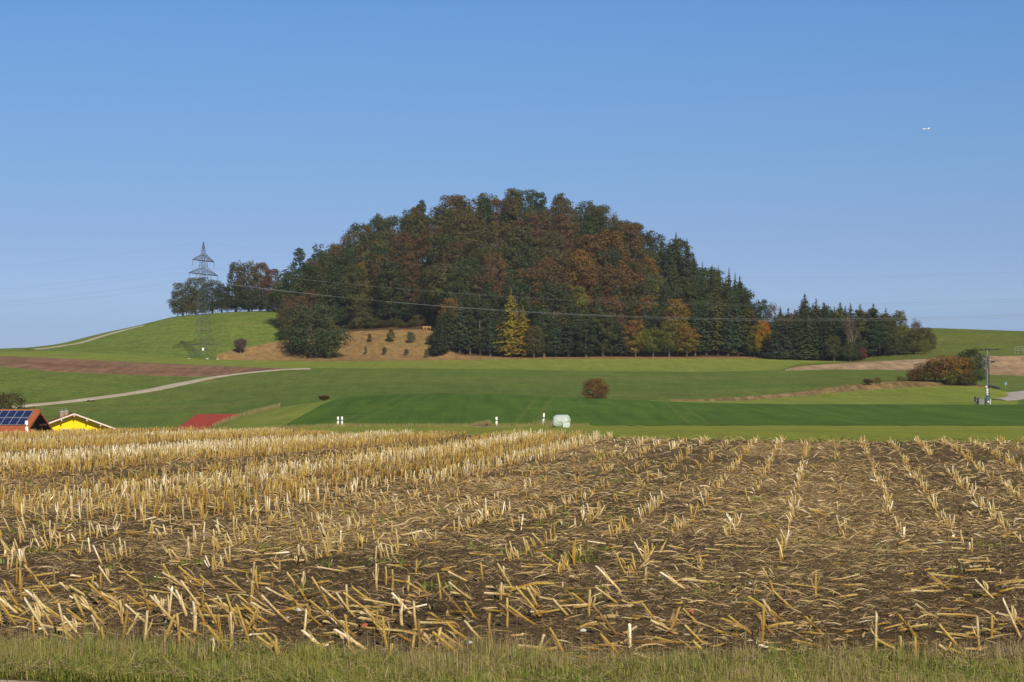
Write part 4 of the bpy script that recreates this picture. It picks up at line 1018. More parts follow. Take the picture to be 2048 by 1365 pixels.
# red barn roof half sunk behind the rise
BY = 322.0
bz = h1(bearing(400, BY), BY) - 1.0
barn = tag(empty('red_barn', (bearing(394, BY), BY, bz)), 'barn with a red sheet metal roof half hidden behind the light green rise', 'barn')
zr = z_of(828.5, BY) - bz
Lb = 10.5; dpt = 6.0; drop = 2.6
P0 = [(0, 0, zr), (Lb, 0, zr), (Lb + 0.6, -dpt, zr - drop), (-2.9, -dpt, zr - drop), (Lb + 0.6, dpt, zr - drop), (-2.9, dpt, zr - drop)]
for nm, ids in (('roof_slope', (0, 3, 2, 1)), ('roof_slope', (0, 1, 4, 5)), ('hip', (0, 5, 3))):
    q = [Vector(P0[i]) for i in ids]; n = (q[1] - q[0]).cross(q[2] - q[0]).normalized()
    if n.z < 0: n = -n
    m = MB().add([p for p in q] + [p - n * 0.12 for p in q], [tuple(range(len(q))), tuple(range(len(q), 2 * len(q)))[::-1]] + [(i, (i + 1) % len(q), len(q) + (i + 1) % len(q), len(q) + i) for i in range(len(q))])
    rf = m.build(nm, M['red_sheet'], barn)
    if nm == 'roof_slope' and ids[1] == 3:
        sm = MB()
        for k in range(22):
            t = (k + 0.5) / 22
            a = Vector(P0[0]).lerp(Vector(P0[1]), t); b = Vector(P0[3]).lerp(Vector(P0[2]), t)
            sm.tube([a + n * 0.03, b + n * 0.03], 0.035, 4)
        tag(sm.build('sheet_ribs', M['red_sheet'], rf), kind='stuff')
MB().box((4.3, 0, (zr - drop) / 2), (13.2, 11.2, zr - drop)).build('wall', M['white_plaster'], barn)

# ------------------------------------------------------------------ roadside things
M['post_white'] = simple_mat('post_white', (0.82, 0.82, 0.80), 0.5, 0.05, 3.0)
M['post_black'] = simple_mat('post_black', (0.015, 0.015, 0.015), 0.5, 0.1, 3.0)
M['reflector'] = simple_mat('reflector', (0.7, 0.7, 0.7), 0.2, 0.1, 3.0)
def post(u, Y, vtop, lab, tilt=0.0, rz=0.0, w=0.15):
    X = bearing(u, Y); z = h1(X, Y); h = z_of(vtop, Y) - z
    r = tag(empty('marker_post', (X, Y, z), rz), lab, 'marker post', 'white roadside marker posts')
    r.rotation_euler = (0, tilt, rz)
    def prism(z0, z1, m, nm, slope=0.0, ww=w):
        a = ww / 2; d = 0.07
        ring = [(-a, -d * 0.4), (0, -d), (a, -d * 0.4), (a * 0.7, d), (-a * 0.7, d)]
        vs = [(x, y, z0) for x, y in ring] + [(x, y, z1 + slope * y) for x, y in ring]
        MB().add(vs, [(0, 1, 2, 3, 4)[::-1], (5, 6, 7, 8, 9)] + [(i, (i + 1) % 5, 5 + (i + 1) % 5, 5 + i) for i in range(5)]).build(nm, m, r)
    prism(-0.3, h * 0.56, M['post_white'], 'body')
    prism(h * 0.563, h * 0.72, M['post_black'], 'black_band', ww=w * 0.97)
    prism(h * 0.723, h, M['post_white'], 'head', slope=-0.6)
    MB().box((0.02, -0.075, h * 0.64), (0.045, 0.02, 0.13)).build('reflector', M['reflector'], r)
    return r
post(54, 128, 843, 'lone white marker post at the far left in front of the solar roof', tilt=-0.04, w=0.17)
post(676, 188, 834.5, 'left one of the close pair of white marker posts', w=0.16)
post(684, 189, 834.5, 'right one of the close pair of white marker posts', w=0.16)
post(993, 192, 835, 'white marker post with black band at the road junction', rz=0.1, w=0.18)
post(1086, 197, 827.5, 'white marker post just left of the wrapped bale', tilt=0.08, rz=0.2, w=0.16)

# wrapped bale: sagging cylinder lying on its side, film folds at the right end
def bale():
    Y = 182; u = 1123; X = bearing(u, Y); z = h1(X, Y)
    rng = np.random.default_rng(5); nu, nv = 48, 22
    vs = []; R = 0.66; Lh = 0.74
    for i in range(nv + 1):
        s = i / nv * 2 - 1
        x = Lh * np.sign(s) * abs(s) ** 0.8
        e = (1 - abs(s) ** 5) ** 0.5 if abs(s) < 1 else 0
        for j in range(nu):
            a = j / nu * 2 * math.pi
            ca, sa = math.cos(a), math.sin(a)
            r = R * e * (1 + 0.02 * math.sin(7 * a + 3 * s) + 0.015 * math.sin(13 * a + 9 * s))
            if s > 0.35: r *= 1 + 0.05 * math.sin(9 * a + 2) * (s - 0.35)
            zz = sa * r * (0.93 - 0.10 * max(0, s) - 0.02)
            if zz < -R * 0.72: zz = -R * 0.72 + (zz + R * 0.72) * 0.3
            vs.append((x + 0.02 * math.sin(5 * a), -ca * r * 1.08, zz + R * 0.78 + 0.03 * math.sin(2 * s)))
    idx = np.arange((nv + 1) * nu).reshape(nv + 1, nu)
    q = np.stack([idx[:-1], np.roll(idx, -1, 1)[:-1], np.roll(idx, -1, 1)[1:], idx[1:]], -1).reshape(-1, 4)
    m, nt, N, L = new_mat('bale_film')
    tc = N.new('ShaderNodeTexCoord')
    n1 = noise(N, L, mapping(N, L, tc.outputs['Object'], 0.6, (2.5, 2.5, 9)), 1.0, 5, 0.65, 1.5)
    col = mixc(N, L, n1.outputs[0], (0.36, 0.43, 0.38), (0.50, 0.57, 0.51))
    principled(N, L, col, 0.4, n1.outputs[0], 0.8, 0.08, 0.5)
    root = tag(empty('wrapped_bale', (X, Y, z - 0.05), math.radians(-14)), 'pale green film-wrapped silage bale on the grass behind the stubble', 'bale')
    me = np_mesh('film_body', np.array(vs), [q], None, [m], smooth=True); obj('film_body', me, root)
    fl = MB()
    for k in range(5):   # loose tails of film hanging at the right end
        x0 = 0.32 + 0.1 * k; zt_ = 0.75 - 0.08 * k
        pts = [Vector((x0, -0.62 + 0.05 * k, zt_)), Vector((x0 + 0.05, -0.74 + 0.05 * k, zt_ * 0.55)), Vector((x0 + 0.02 + 0.05 * math.sin(k), -0.75 + 0.06 * k, 0.05))]
        for a, b in zip(pts[:-1], pts[1:]):
            wd = Vector((0.07, 0.03, 0)); o_ = Vector((0, 0.015, 0))
            fl.add([a - wd, a + wd, b + wd * 0.8, b - wd * 0.8, a - wd + o_, a + wd + o_, b + wd * 0.8 + o_, b - wd * 0.8 + o_], [(0, 1, 2, 3), (7, 6, 5, 4), (0, 4, 5, 1), (2, 6, 7, 3), (0, 3, 7, 4), (1, 5, 6, 2)])
    fl.build('loose_film', m, root)
bale()

# transformer mast
M['pole_wood'] = simple_mat('pole_wood', (0.22, 0.19, 0.17), 0.85, 0.25, 3.0, spec=0.1)
M['mast_green'] = simple_mat('mast_green', (0.045, 0.085, 0.085), 0.5, 0.2, 3.0)
M['dark_iron'] = simple_mat('dark_iron', (0.02, 0.024, 0.028), 0.6, 0.2, 3.0)
M['cabinet_grey'] = simple_mat('cabinet_grey', (0.16, 0.17, 0.15), 0.6, 0.1, 2.0)
TY = 304.0; TX = bearing(1976, TY); TZ = h1(TX, TY)
tm = tag(empty('transformer_mast', (TX, TY, TZ)), 'tall transformer mast with crossarm, switchgear and green base beside the hedge', 'mast')
def tz(v): return z_of(v, TY) - TZ
px = TY / F
MB().tube([(-0.10, 0, -0.5), (-0.10, 0, tz(698))], [0.13, 0.09], 8).build('pole', M['pole_wood'], tm)
MB().tube([(0.12, 0.05, -0.5), (0.12, 0.05, tz(734))], [0.09, 0.08], 8).build('conduit', M['dark_iron'], tm)
MB().tube([(-0.27, 0.02, -0.3), (-0.27, 0.02, tz(736))], [0.05, 0.05], 6).build('conduit', M['mast_green'], tm)
ca = MB().tube([(-1.05, 0.3, tz(700.5)), (0, 0, tz(700.5)), (1.5, -0.3, tz(699.5))], 0.07, 6); ca.box((0, 0, tz(699)), (0.7, 0.2, 0.18)); ca.build('crossarm', M['dark_iron'], tm)
for x in (-0.95, 0.1, 1.4): MB().tube([(x, 0, tz(700)), (x, 0, tz(698.6)), (x, 0, tz(697.5))], [0.05, 0.12, 0.04], 8).build('insulator', M['dark_iron'], tm)
MB().box((0.05, -0.12, (tz(713) + tz(735)) / 2), (0.26, 0.26, tz(713) - tz(735))).build('switch_box', M['mast_green'], tm)
MB().tube([(-0.75, 0, tz(736)), (-0.75, 0, tz(712))], 0.06, 6).build('side_rod', M['mast_green'], tm)
MB().tube([(-0.75, 0, tz(714)), (0, 0, tz(716))], 0.03, 5).tube([(-0.75, 0, tz(734)), (0, 0, tz(733))], 0.03, 5).build('bracket', M['mast_green'], tm)
for x in (0.45, 0.62, 0.85): MB().tube([(x, -0.05, tz(726)), (x, -0.05, tz(722))], [0.05, 0.08], 6).build('fuse', M['dark_iron'], tm)
MB().tube([(0.1, 0, tz(722)), (0.95, -0.05, tz(723.5))], 0.03, 5).tube([(0.1, 0, tz(728)), (0.85, -0.05, tz(724))], 0.03, 5).build('bracket', M['dark_iron'], tm)
MB().box((0.04, -0.16, tz(733.5)), (0.14, 0.1, 0.16)).build('lamp_cap', M['post_white'], tm)
MB().box((-0.27, -0.12, tz(774)), (0.16, 0.08, 0.2)).build('warning_plate', M['post_white'], tm)
for v in (779, 782.5, 786, 790): MB().box((-0.12, -0.17, tz(v)), (0.34, 0.06, 0.09)).build('number_plate', M['post_white'], tm)
MB().tube([(-0.13, -0.16, tz(791)), (-0.13, -0.16, tz(777))], 0.035, 5).build('plate_rail', M['post_white'], tm)
MB().box((-0.02, -0.02, tz(802)), (0.56, 0.36, tz(793) - tz(811) + 0.4)).build('base_shroud', M['mast_green'], tm)
MB().box((-0.0, -0.22, tz(804)), (0.16, 0.04, 0.2)).build('warning_plate', M['post_white'], tm)
MB().box((0.31, -0.05, tz(805.5)), (0.08, 0.1, 0.9)).build('cable_guard', M['post_white'], tm)
cb = tag(empty('transformer_cabinet', (bearing(1957.5, TY - 0.6), TY - 0.6, TZ)), 'grey cabinet with dark sides left of the transformer mast foot', 'cabinet')
def cz(v): return z_of(v, TY - 0.6) - TZ
zb, ztp = -0.4, cz(796.5)
MB().box((0.35, 0, (zb + ztp) / 2), (0.72, 0.7, ztp - zb)).build('body', M['cabinet_grey'], cb)
MB().box((0.35, -0.02, ztp + 0.03), (0.8, 0.8, 0.06)).build('lid', M['cabinet_grey'], cb)
for x, w in ((-0.14, 0.24), (0.86, 0.28)): MB().box((x, -0.02, (zb + ztp) / 2 - 0.01), (w, 0.62, ztp - zb - 0.04)).build('side_housing', M['dark_iron'], cb)
MB().box((-0.42, 0, cz(801)), (0.30, 0.4, 0.5)).box((-0.5, 0, cz(799)), (0.14, 0.5, 0.75)).build('meter_box', M['dark_iron'], cb)
MB().box((-0.42, -0.22, cz(801)), (0.12, 0.03, 0.22)).build('meter_window', simple_mat('meter_window', (0.30, 0.34, 0.42)), cb)
MB().box((0.35, -0.362, (zb + ztp) / 2 + 0.1), (0.02, 0.02, ztp - zb - 0.3)).build('door_seam', M['dark_iron'], cb)

# small blue sign, culvert pipe, fence and picnic table
sx, sY = bearing(2011, 366), 366.0; sz = h1(sx, sY)
sg_ = tag(empty('blue_sign', (sx, sY, sz)), 'small light blue sign on a post near the farm road bend', 'sign')
MB().tube([(0, 0, -0.2), (0, 0, 1.0)], 0.03, 6).build('post', M['metal'], sg_)
MB().box((0.05, -0.05, 0.85), (0.34, 0.03, 0.45)).build('panel', simple_mat('sign_blue', (0.16, 0.27, 0.38), 0.4), sg_)
cx, cY = bearing(2001, 364), 364.0
pp = MB().tube([(-1.2, 0.3, 0.25), (-0.3, 0.1, 0.33), (0.5, -0.2, 0.15), (1.0, -0.4, 0.0)], 0.2, 10).build('culvert_pipe', M['dark_iron'], None, True, (cx - 1.2, cY, h1(cx - 1.2, cY)))
tag(pp, 'black plastic drain pipe lying on the verge left of the blue sign', 'pipe')
M['rail_grey'] = simple_mat('rail_grey', (0.30, 0.33, 0.30))
fn = tag(empty('steel_railing', (0, 0, 0)), 'pale steel pipe railing at the right picture edge above the tan field', 'railing')
fp = []
for u, Yf in ((2030, 505), (2036, 506), (2046, 508), (2058, 510), (2072, 513), (2090, 516)):
    p = spot(u, Yf); fp.append(p)
for p in fp: MB().tube([p - Vector((0, 0, 0.3)), p + Vector((0, 0, 1.9))], 0.035, 5).build('post', M['rail_grey'], fn)
for hh in (1.85, 1.0): MB().tube([p + Vector((0, 0, hh)) for p in fp], 0.03, 5).build('rail', M['rail_grey'], fn)

M['fresh_wood'] = simple_mat('fresh_wood', (0.62, 0.34, 0.13), 0.7, 0.15, 3.0)
tY = 619.0; tx = bearing(854, tY); tzz = h1(tx, tY)
pt = tag(empty('picnic_table', (tx, tY, tzz), 0.1), 'fresh orange wooden picnic table at the wood edge above the bare slope', 'picnic table')
for y in (-0.24, 0, 0.24): MB().box((0, y, 0.95), (2.5, 0.2, 0.09)).build('plank', M['fresh_wood'], pt)
for s in (-1, 1):
    MB().box((0, 0.75 * s, 0.55), (2.5, 0.3, 0.09)).build('seat', M['fresh_wood'], pt)
    for y in (-1, 1): MB().tube([(0.95 * s, 0.75 * y, -0.1), (0.95 * s, 0.2 * y, 0.93)], 0.085, 5).build('leg', M['fresh_wood'], pt)
    MB().box((0.95 * s, 0, 0.48), (0.1, 1.8, 0.14)).build('crossbar', M['fresh_wood'], pt)
for x in (-0.2,): MB().tube([(x, -0.7, -0.1), (x, -0.1, 0.9)], 0.08, 5).build('leg', M['fresh_wood'], pt)
# two dark molehills by the lane
for u, lab in ((177.5, 'left one of two dark molehills below the lane'), (186, 'right one of two dark molehills below the lane')):
    Y = solve_Y(u, 803.5, 360, 470); p = spot(u, Y)
    me = MB(); vs = []; fs = []
    n = 12
    for i in range(5):
        f = i / 4; rr = 0.36 * math.cos(f * 1.45); zz = 0.34 * math.sin(f * 1.45)
        for j in range(n): vs.append((rr * math.cos(j / n * 6.283) * (1 + 0.15 * math.sin(j * 2.3)), rr * math.sin(j / n * 6.283), zz - 0.05))
    for i in range(4):
        for j in range(n): fs.append((i * n + j, i * n + (j + 1) % n, (i + 1) * n + (j + 1) % n, (i + 1) * n + j))
    fs.append(tuple(4 * n + j for j in range(n)))
    me.add(vs, fs); tag(me.build('molehill', M['dark_wood'], None, True, p), lab, 'molehill', 'molehills below the lane')

# airliner, very far off
def airliner():
    Y = 11800.0; u, v = 1851.5, 258.5
    r = tag(empty('airliner', (bearing(u, Y), Y, z_of(v, Y)), math.radians(3)), 'tiny white airliner high in the sky at the upper right', 'airplane')
    w = simple_mat('plane_white', (0.85, 0.85, 0.87), 0.35, 0.03, 0.1)
    MB().tube([(-20, 0, 0), (-18.5, 0, 0.2), (-15, 0, 0.3), (10, 0, 0.3), (16, 0, 0.8), (20, 0, 1.3)], [0.3, 1.4, 2.0, 2.0, 1.2, 0.3], 12).build('fuselage', w, r, True)
    for s in (-1, 1):
        MB().add([(-3, 1.5 * s, -0.6), (4, 1.5 * s, -0.6), (8.5, 17 * s, 0.9), (6.5, 17 * s, 0.9), (-3, 1.5 * s, -0.1), (4, 1.5 * s, -0.1), (8.5, 17 * s, 1.05), (6.5, 17 * s, 1.05)],
                 [(0, 1, 2, 3), (7, 6, 5, 4), (0, 4, 5, 1), (1, 5, 6, 2), (2, 6, 7, 3), (3, 7, 4, 0)]).build('wing', w, r)
        MB().add([(15, 0.5 * s, 1.0), (18.5, 0.5 * s, 1.0), (20.5, 6 * s, 1.4), (18.8, 6 * s, 1.4), (15, 0.5 * s, 1.3), (18.5, 0.5 * s, 1.3), (20.5, 6 * s, 1.55), (18.8, 6 * s, 1.55)],
                 [(0, 1, 2, 3), (7, 6, 5, 4), (0, 4, 5, 1), (1, 5, 6, 2), (2, 6, 7, 3), (3, 7, 4, 0)]).build('tailplane', w, r)
        MB().tube([(-2.5, 5.8 * s, -1.9), (-1.5, 5.8 * s, -1.8), (2, 5.8 * s, -1.7)], [1.0, 1.15, 0.7], 10).build('engine', w, r, True)
    MB().add([(13, -0.2, 1.8), (19, -0.2, 1.6), (21.5, -0.15, 8), (18.5, -0.15, 8), (13, 0.2, 1.8), (19, 0.2, 1.6), (21.5, 0.15, 8), (18.5, 0.15, 8)],
             [(0, 1, 2, 3), (7, 6, 5, 4), (0, 4, 5, 1), (1, 5, 6, 2), (2, 6, 7, 3), (3, 7, 4, 0)]).build('tail_fin', w, r)
airliner()

# ------------------------------------------------------------------ maize stubble
def frames(ax, rng):
    n = len(ax); ref = rng.normal(size=(n, 3)); a = np.cross(ax, ref); a /= np.linalg.norm(a, axis=1)[:, None]
    return a, np.cross(ax, a)
def stalk_arrays(base, ax, L, R, tint, rng, sides=6, rings=((0, 1.12), (0.40, 0.95), (0.43, 1.18), (0.46, 0.98), (1.0, 0.92)), slope=1.6):
    n = len(base); a, b = frames(ax, rng); nr = len(rings)
    th = np.arange(sides) / sides * 2 * np.pi; cs, sn = np.cos(th), np.sin(th)
    node = 0.30 + 0.3 * rng.random(n)
    bow = (rng.random(n) - 0.5) * 0.10
    V = np.zeros((n, nr, sides, 3)); AL = np.zeros((n, nr, sides))
    for i, (t, rm) in enumerate(rings):
        tt = np.where((t > 0) & (t < 1), node + (t - 0.43), t)
        c = base + ax * (L * tt)[:, None] + a * (L * bow * 4 * tt * (1 - tt))[:, None]
        off = (a[:, None, :] * cs[None, :, None] + b[:, None, :] * sn[None, :, None]) * (R * rm)[:, None, None]
        V[:, i] = c[:, None, :] + off
        if t == 1.0: V[:, i] += ax[:, None, :] * (cs[None, :, None] * (R * slope * rng.random(n))[:, None, None])
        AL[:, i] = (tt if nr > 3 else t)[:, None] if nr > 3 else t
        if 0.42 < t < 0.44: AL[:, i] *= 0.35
    V = V.reshape(n, -1, 3); m = nr * sides
    q = []
    for i in range(nr - 1):
        for j in range(sides):
            j2 = (j + 1) % sides; q.append((i * sides + j, i * sides + j2, (i + 1) * sides + j2, (i + 1) * sides + j))
    q = np.array(q); cap = np.array([[(nr - 1) * sides + j for j in range(sides)]])
    o = (np.arange(n) * m)[:, None, None]
    Q = (q[None] + o).reshape(-1, 4); Cp = (cap[None] + o).reshape(-1, sides)
    return V.reshape(-1, 3), [Q, Cp], np.repeat(tint, m), AL.reshape(-1)
def strip_arrays(c, d, side, up, L, W, arch, tint, segs=3, taper=0.3, twist=0.4, rng=RNG):
    """thin curled leaf strips, two faces deep so that they have an edge"""
    n = len(c); V = np.zeros((n, segs + 1, 2, 3)); tw = (rng.random(n) - 0.5) * 2 * twist
    for i in range(segs + 1):
        t = i / segs
        p = c + d * (L * (t - 0.5))[:, None] + up * (arch * L * (1 - (2 * t - 1) ** 2))[:, None]
        s = side * np.cos(tw * t * 3)[:, None] + up * np.sin(tw * t * 3)[:, None]
        w = W * (1 - (1 - taper) * abs(2 * t - 0.8) ** 1.5 * 0.8)
        V[:, i, 0] = p - s * (w * 0.5)[:, None]; V[:, i, 1] = p + s * (w * 0.5)[:, None]
    m = (segs + 1) * 2; q = np.array([(2 * i, 2 * i + 1, 2 * i + 3, 2 * i + 2) for i in range(segs)])
    Q = (q[None] + (np.arange(n) * m)[:, None, None]).reshape(-1, 4)
    return V.reshape(-1, 3), [Q], np.repeat(tint, m), np.ones(n * m)
class Acc:
    def __init__(s): s.V = []; s.P = {}; s.T = []; s.A = []; s.n = 0
    def add(s, r):
        V, P, T, A = r
        for p in P: s.P.setdefault(p.shape[1], []).append(p + s.n)
        s.V.append(V); s.T.append(T); s.A.append(A); s.n += len(V)
    def mesh(s, name, mat):
        return np_mesh(name, np.concatenate(s.V), [np.concatenate(v) for v in s.P.values()], {'tint': np.concatenate(s.T), 'along': np.concatenate(s.A)}, [mat])

def in_field(X, Y, m=0.4):
    u = 1024 + X / Y * F
    yc = np.interp(u, UG, YL[:, K['crest']]); y0 = np.interp(u, UG, YL[:, K['verge']])
    return (Y < yc - m) & (Y > y0) & (np.abs(X) < 0.238 * Y + 3.6)

# rows that run away from the viewer
P = []
q_rows = np.arange(-76, 36)
for i in q_rows:
    q = i * 0.75 + 0.22
    s = np.arange(22.5, 142, 0.145); s = s + RNG.normal(size=len(s)) * 0.03
    qq = q + RNG.normal(size=len(s)) * 0.025
    X = RD.x * s + RP.x * qq; Y = RD.y * s + RP.y * qq
    P.append(np.stack([X, Y, np.full(len(s), i), qq], 1))
P = np.concatenate(P); P = P[(P[:, 1] > 22.3)]; P = P[in_field(P[:, 0], P[:, 1])]
X, Y, RI = P[:, 0], P[:, 1], P[:, 2].astype(int)
dz_ = dense_zone(X, Y); n = len(X)
track = (np.isin(RI % 13, (3, 4, 5, 6)) & (dz_ > 0.3)) | (np.isin(RI % 6, (2,)) & (dz_ <= 0.3))                     # wheel tracks: driven-down rows
rowh = _hash(RI, RI * 0, 5)
clump = vnoise(X * RD.x + Y * RD.y, RI * 1.0, 1.0, 31); clump2 = vnoise(X, Y, 4.0, 32)
right = np.clip((X - 0.065 * Y) / (0.05 * Y), 0, 1)     # right of the bearing of the rows the stubble survives in lines
p_sparse = np.clip((clump - 0.40) * 3.2, 0, 0.9) * (0.4 + 0.9 * clump2) * np.clip(1.5 - (X + 4) * 0.12, 0.9, 1.5)
p_right = np.clip((clump - 0.26) * 3.2, 0.06, 0.85) * np.where(rowh > 0.15, 1, 0.3) * np.clip((Y - 24) / 8, 0.12, 1)
p = dz_ * np.where(track, 0.16, 0.92) + (1 - dz_) * (p_sparse * (1 - right) + p_right * right)
gapn = vnoise(X, Y, 3.0, 40); p = p * np.where((gapn < 0.2) & (dz_ > 0.5), 0.45, 1)
keep = RNG.random(n) < p
X, Y, RI, dz_, right, rowh, track = X[keep], Y[keep], RI[keep], dz_[keep], right[keep], rowh[keep], track[keep]; n = len(X)
hh = np.where(dz_ > 0.35, RNG.normal(0.285, 0.045, n) * np.where(track, 0.45, 0.82 + 0.36 * rowh), RNG.normal(0.20, 0.055, n))
hh = np.where(right * (1 - dz_) > 0.5, RNG.normal(0.18, 0.05, n), hh)
hh = np.clip(hh, 0.06, 0.42)
tilt = np.where(dz_ > 0.35, np.abs(RNG.normal(0, 0.16, n)), np.abs(RNG.normal(0.0, 0.42, n)))
tilt = np.where(RNG.random(n) < 0.10, RNG.uniform(0.4, 1.2, n), tilt)
ta = RNG.random(n) * 6.283
ta = np.where((dz_ < 0.5) & (RNG.random(n) < 0.6), math.pi + RNG.normal(0, 0.6, n), ta)
ax = np.stack([np.sin(tilt) * np.cos(ta), np.sin(tilt) * np.sin(ta), np.cos(tilt)], 1)
band_pale = (_hash(RI // 3, RI * 0, 8) > 0.5)
tint = np.where(band_pale, RNG.normal(0.74, 0.20, n), RNG.normal(0.34, 0.2, n))
tint = np.where(dz_ < 0.5, RNG.normal(0.58, 0.20, n), tint)
tint = np.clip(tint + (vnoise(X, Y, 6, 50) - 0.5) * 0.3, 0, 1)
Z = H(X, Y) - 0.03; base = np.stack([X, Y, Z], 1); R = RNG.uniform(0.0085, 0.0125, n)
acc = Acc()
for lo, hi, sd_, rg in ((0, 36, 6, ((0, 1.12), (0.40, 0.95), (0.43, 1.18), (0.46, 0.98), (1.0, 0.92))), (36, 60, 5, ((0, 1.1), (0.43, 1.1), (1.0, 0.95))), (60, 400, 4, ((0, 1.1), (1.0, 1.0)))):
    m = (Y >= lo) & (Y < hi)
    if m.any(): acc.add(stalk_arrays(base[m], ax[m], hh[m], R[m] * (1.0 if lo < 60 else 1.15), tint[m], RNG, sd_, rg))
# torn leaf sheaths on the standing stubs
m = RNG.random(n) < 0.55; k = m.sum()
d = ax[m] + RNG.normal(size=(k, 3)) * 0.28; d /= np.linalg.norm(d, axis=1)[:, None]
sdv, upv = frames(d, RNG)
Ls = hh[m] * RNG.uniform(0.4, 0.95, k)
acc.add(strip_arrays(base[m] + ax[m] * (hh[m] * 0.25)[:, None] + d * (Ls * 0.5)[:, None], d, sdv, upv, Ls, RNG.uniform(0.012, 0.03, k), RNG.normal(0, 0.10, k), np.clip(tint[m] + RNG.uniform(-.2, .2, k), 0, 0.95), 2))
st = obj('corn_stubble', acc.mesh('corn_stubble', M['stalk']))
tag(st, 'mass of cut yellow maize stubble filling the field behind the headland rows', 'stubble', kind='stuff')
N_STUB = n

# headland rows along the verge: every stalk an object of its own
def stalk_proto(seed):
    r = np.random.default_rng(seed); a = Acc()
    ti = np.array([[0.12, 0.22, 0.3, 0.38, 0.5, 0.62, 0.78, 0.95][seed % 8] + r.normal() * 0.03])
    a.add(stalk_arrays(np.zeros((1, 3)), np.array([[0, 0, 1.0]]), np.array([0.30]), np.array([0.0095 + 0.0028 * r.random()]), ti, r, 8,
                       ((0, 1.15), (0.02, 1.1), (0.395, 0.93), (0.415, 1.16), (0.445, 1.14), (0.465, 0.95), (1.0, 0.92)), 1.8))
    me = a.mesh('stalk', M['stalk'])
    b = Acc(); k = 2 + seed % 2
    d = np.tile([[0, 0, 1.0]], (k, 1)) + r.normal(size=(k, 3)) * 0.22; d /= np.linalg.norm(d, axis=1)[:, None]; s_, u_ = frames(d, r)
    b.add(strip_arrays(np.array([[0, 0, 0.10]]) + d * 0.09 + r.normal(size=(k, 3)) * 0.004, d, s_, u_, r.uniform(0.08, 0.18, k), r.uniform(0.010, 0.020, k), r.normal(0, 0.14, k), np.clip(ti[0] * 0.7 + r.uniform(0.0, 0.3, k), 0, 0.86), 4))
    return me, b.mesh('leaf_sheath', M['litter'])
SP = [stalk_proto(s) for s in range(16)]
STALKS = []
def color_word(i):
    return ['brownish', 'orange', 'orange', 'yellow', 'yellow', 'straw-coloured', 'pale', 'bleached'][i % 8]
hl = []
for j in range(9):
    y0 = 15.0 + j * 0.80
    x = -8.4
    while x < 8.4:
        x += random.uniform(0.10, 0.17)
        u = 1024 + x / y0 * F
        # density read off the photograph: thick on the left and along the first rows, thin to the right and further back
        dl = np.interp(u, [0, 500, 900, 1300, 2048], [1.0, 0.95, 0.75, 0.55, 0.5])
        dj = [0.62, 0.72, 0.55, 0.72, 0.62, 0.5, 0.42, 0.34, 0.28][j]
        if j >= 3: dl *= np.interp(u, [0, 1000, 1300, 2048], [1.1, 1.0, 0.35, 0.22])
        if vnoise(np.array([x]), np.array([j * 3.1]), 0.55, 61)[0] < 0.28: dl *= 0.15
        if random.random() > min(1, dl * dj * 1.5): continue
        yy = y0 + random.uniform(-0.1, 0.1) + 0.03 * x * 0
        yv = float(np.interp(u, UG, YL[:, K['verge']]))
        if yy < yv - 0.3: continue
        r = random.random()
        lean = (0.42 if j < 2 else 0.66 if j < 6 else 0.5)
        if r < lean: ty = random.gauss(0.84, 0.22); az = math.pi + random.gauss(0.10, 0.22); post_w = 'leaning'
        elif r < lean + 0.045: ty = random.uniform(0.3, 0.6); az = random.uniform(-0.6, 0.6); post_w = 'right-leaning'
        elif r < lean + 0.18: ty = random.uniform(1.38, 1.5); az = random.uniform(0, 6.28); post_w = 'fallen'
        else: ty = abs(random.gauss(0, 0.12)); az = random.uniform(0, 6.28); post_w = 'upright'
        hl.append((x, yy, j, min(ty, 1.5), az, post_w))
random.shuffle(hl); hl = sorted(hl, key=lambda t: t[1])
one = [r for r in hl if -60 < 1024 + r[0] / r[1] * F < 2110][:300]
for (x, y, j, ty, az, pw) in one:
    i = random.randrange(16); z = h1(x, y) + float(micro(np.array([x]), np.array([y]))[0]) - 0.02 + (0.02 if pw == 'fallen' else 0)
    L = random.uniform(0.17, 0.30) if pw != 'leaning' else random.uniform(0.20, 0.36)
    axv = Vector((math.sin(ty) * math.cos(az), math.sin(ty) * math.sin(az), math.cos(ty)))
    rot = axv.to_track_quat('Z', 'Y').to_euler()
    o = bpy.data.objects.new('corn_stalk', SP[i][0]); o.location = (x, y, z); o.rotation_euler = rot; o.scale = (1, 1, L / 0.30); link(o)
    lf = bpy.data.objects.new('leaf_sheath', SP[i][1]); link(lf, o)
    tag(o, 'x', 'corn stalk', 'cut corn stalks in the headland rows')
    tipx = x + axv.x * L; STALKS.append(dict(o=o, u=1024 + tipx / y * F, j=j, y=y, pw=pw, c=color_word(i)))
rest = [r for r in hl if r not in one]
print('headland stalks', len(hl), 'stubble', N_STUB)
if rest:
    A = np.array([(r[0], r[1], h1(r[0], r[1]) - 0.02) for r in rest]); axr = np.array([(math.sin(r[3]) * math.cos(r[4]), math.sin(r[3]) * math.sin(r[4]), math.cos(r[3])) for r in rest])
    a2 = Acc(); a2.add(stalk_arrays(A, axr, RNG.uniform(0.17, 0.32, len(A)), RNG.uniform(0.0095, 0.0125, len(A)), RNG.random(len(A)), RNG))
    tag(obj('corn_stubble', a2.mesh('corn_stubble', M['stalk'])), 'thinner leaning stubble just behind the headland rows', 'stubble', kind='stuff')

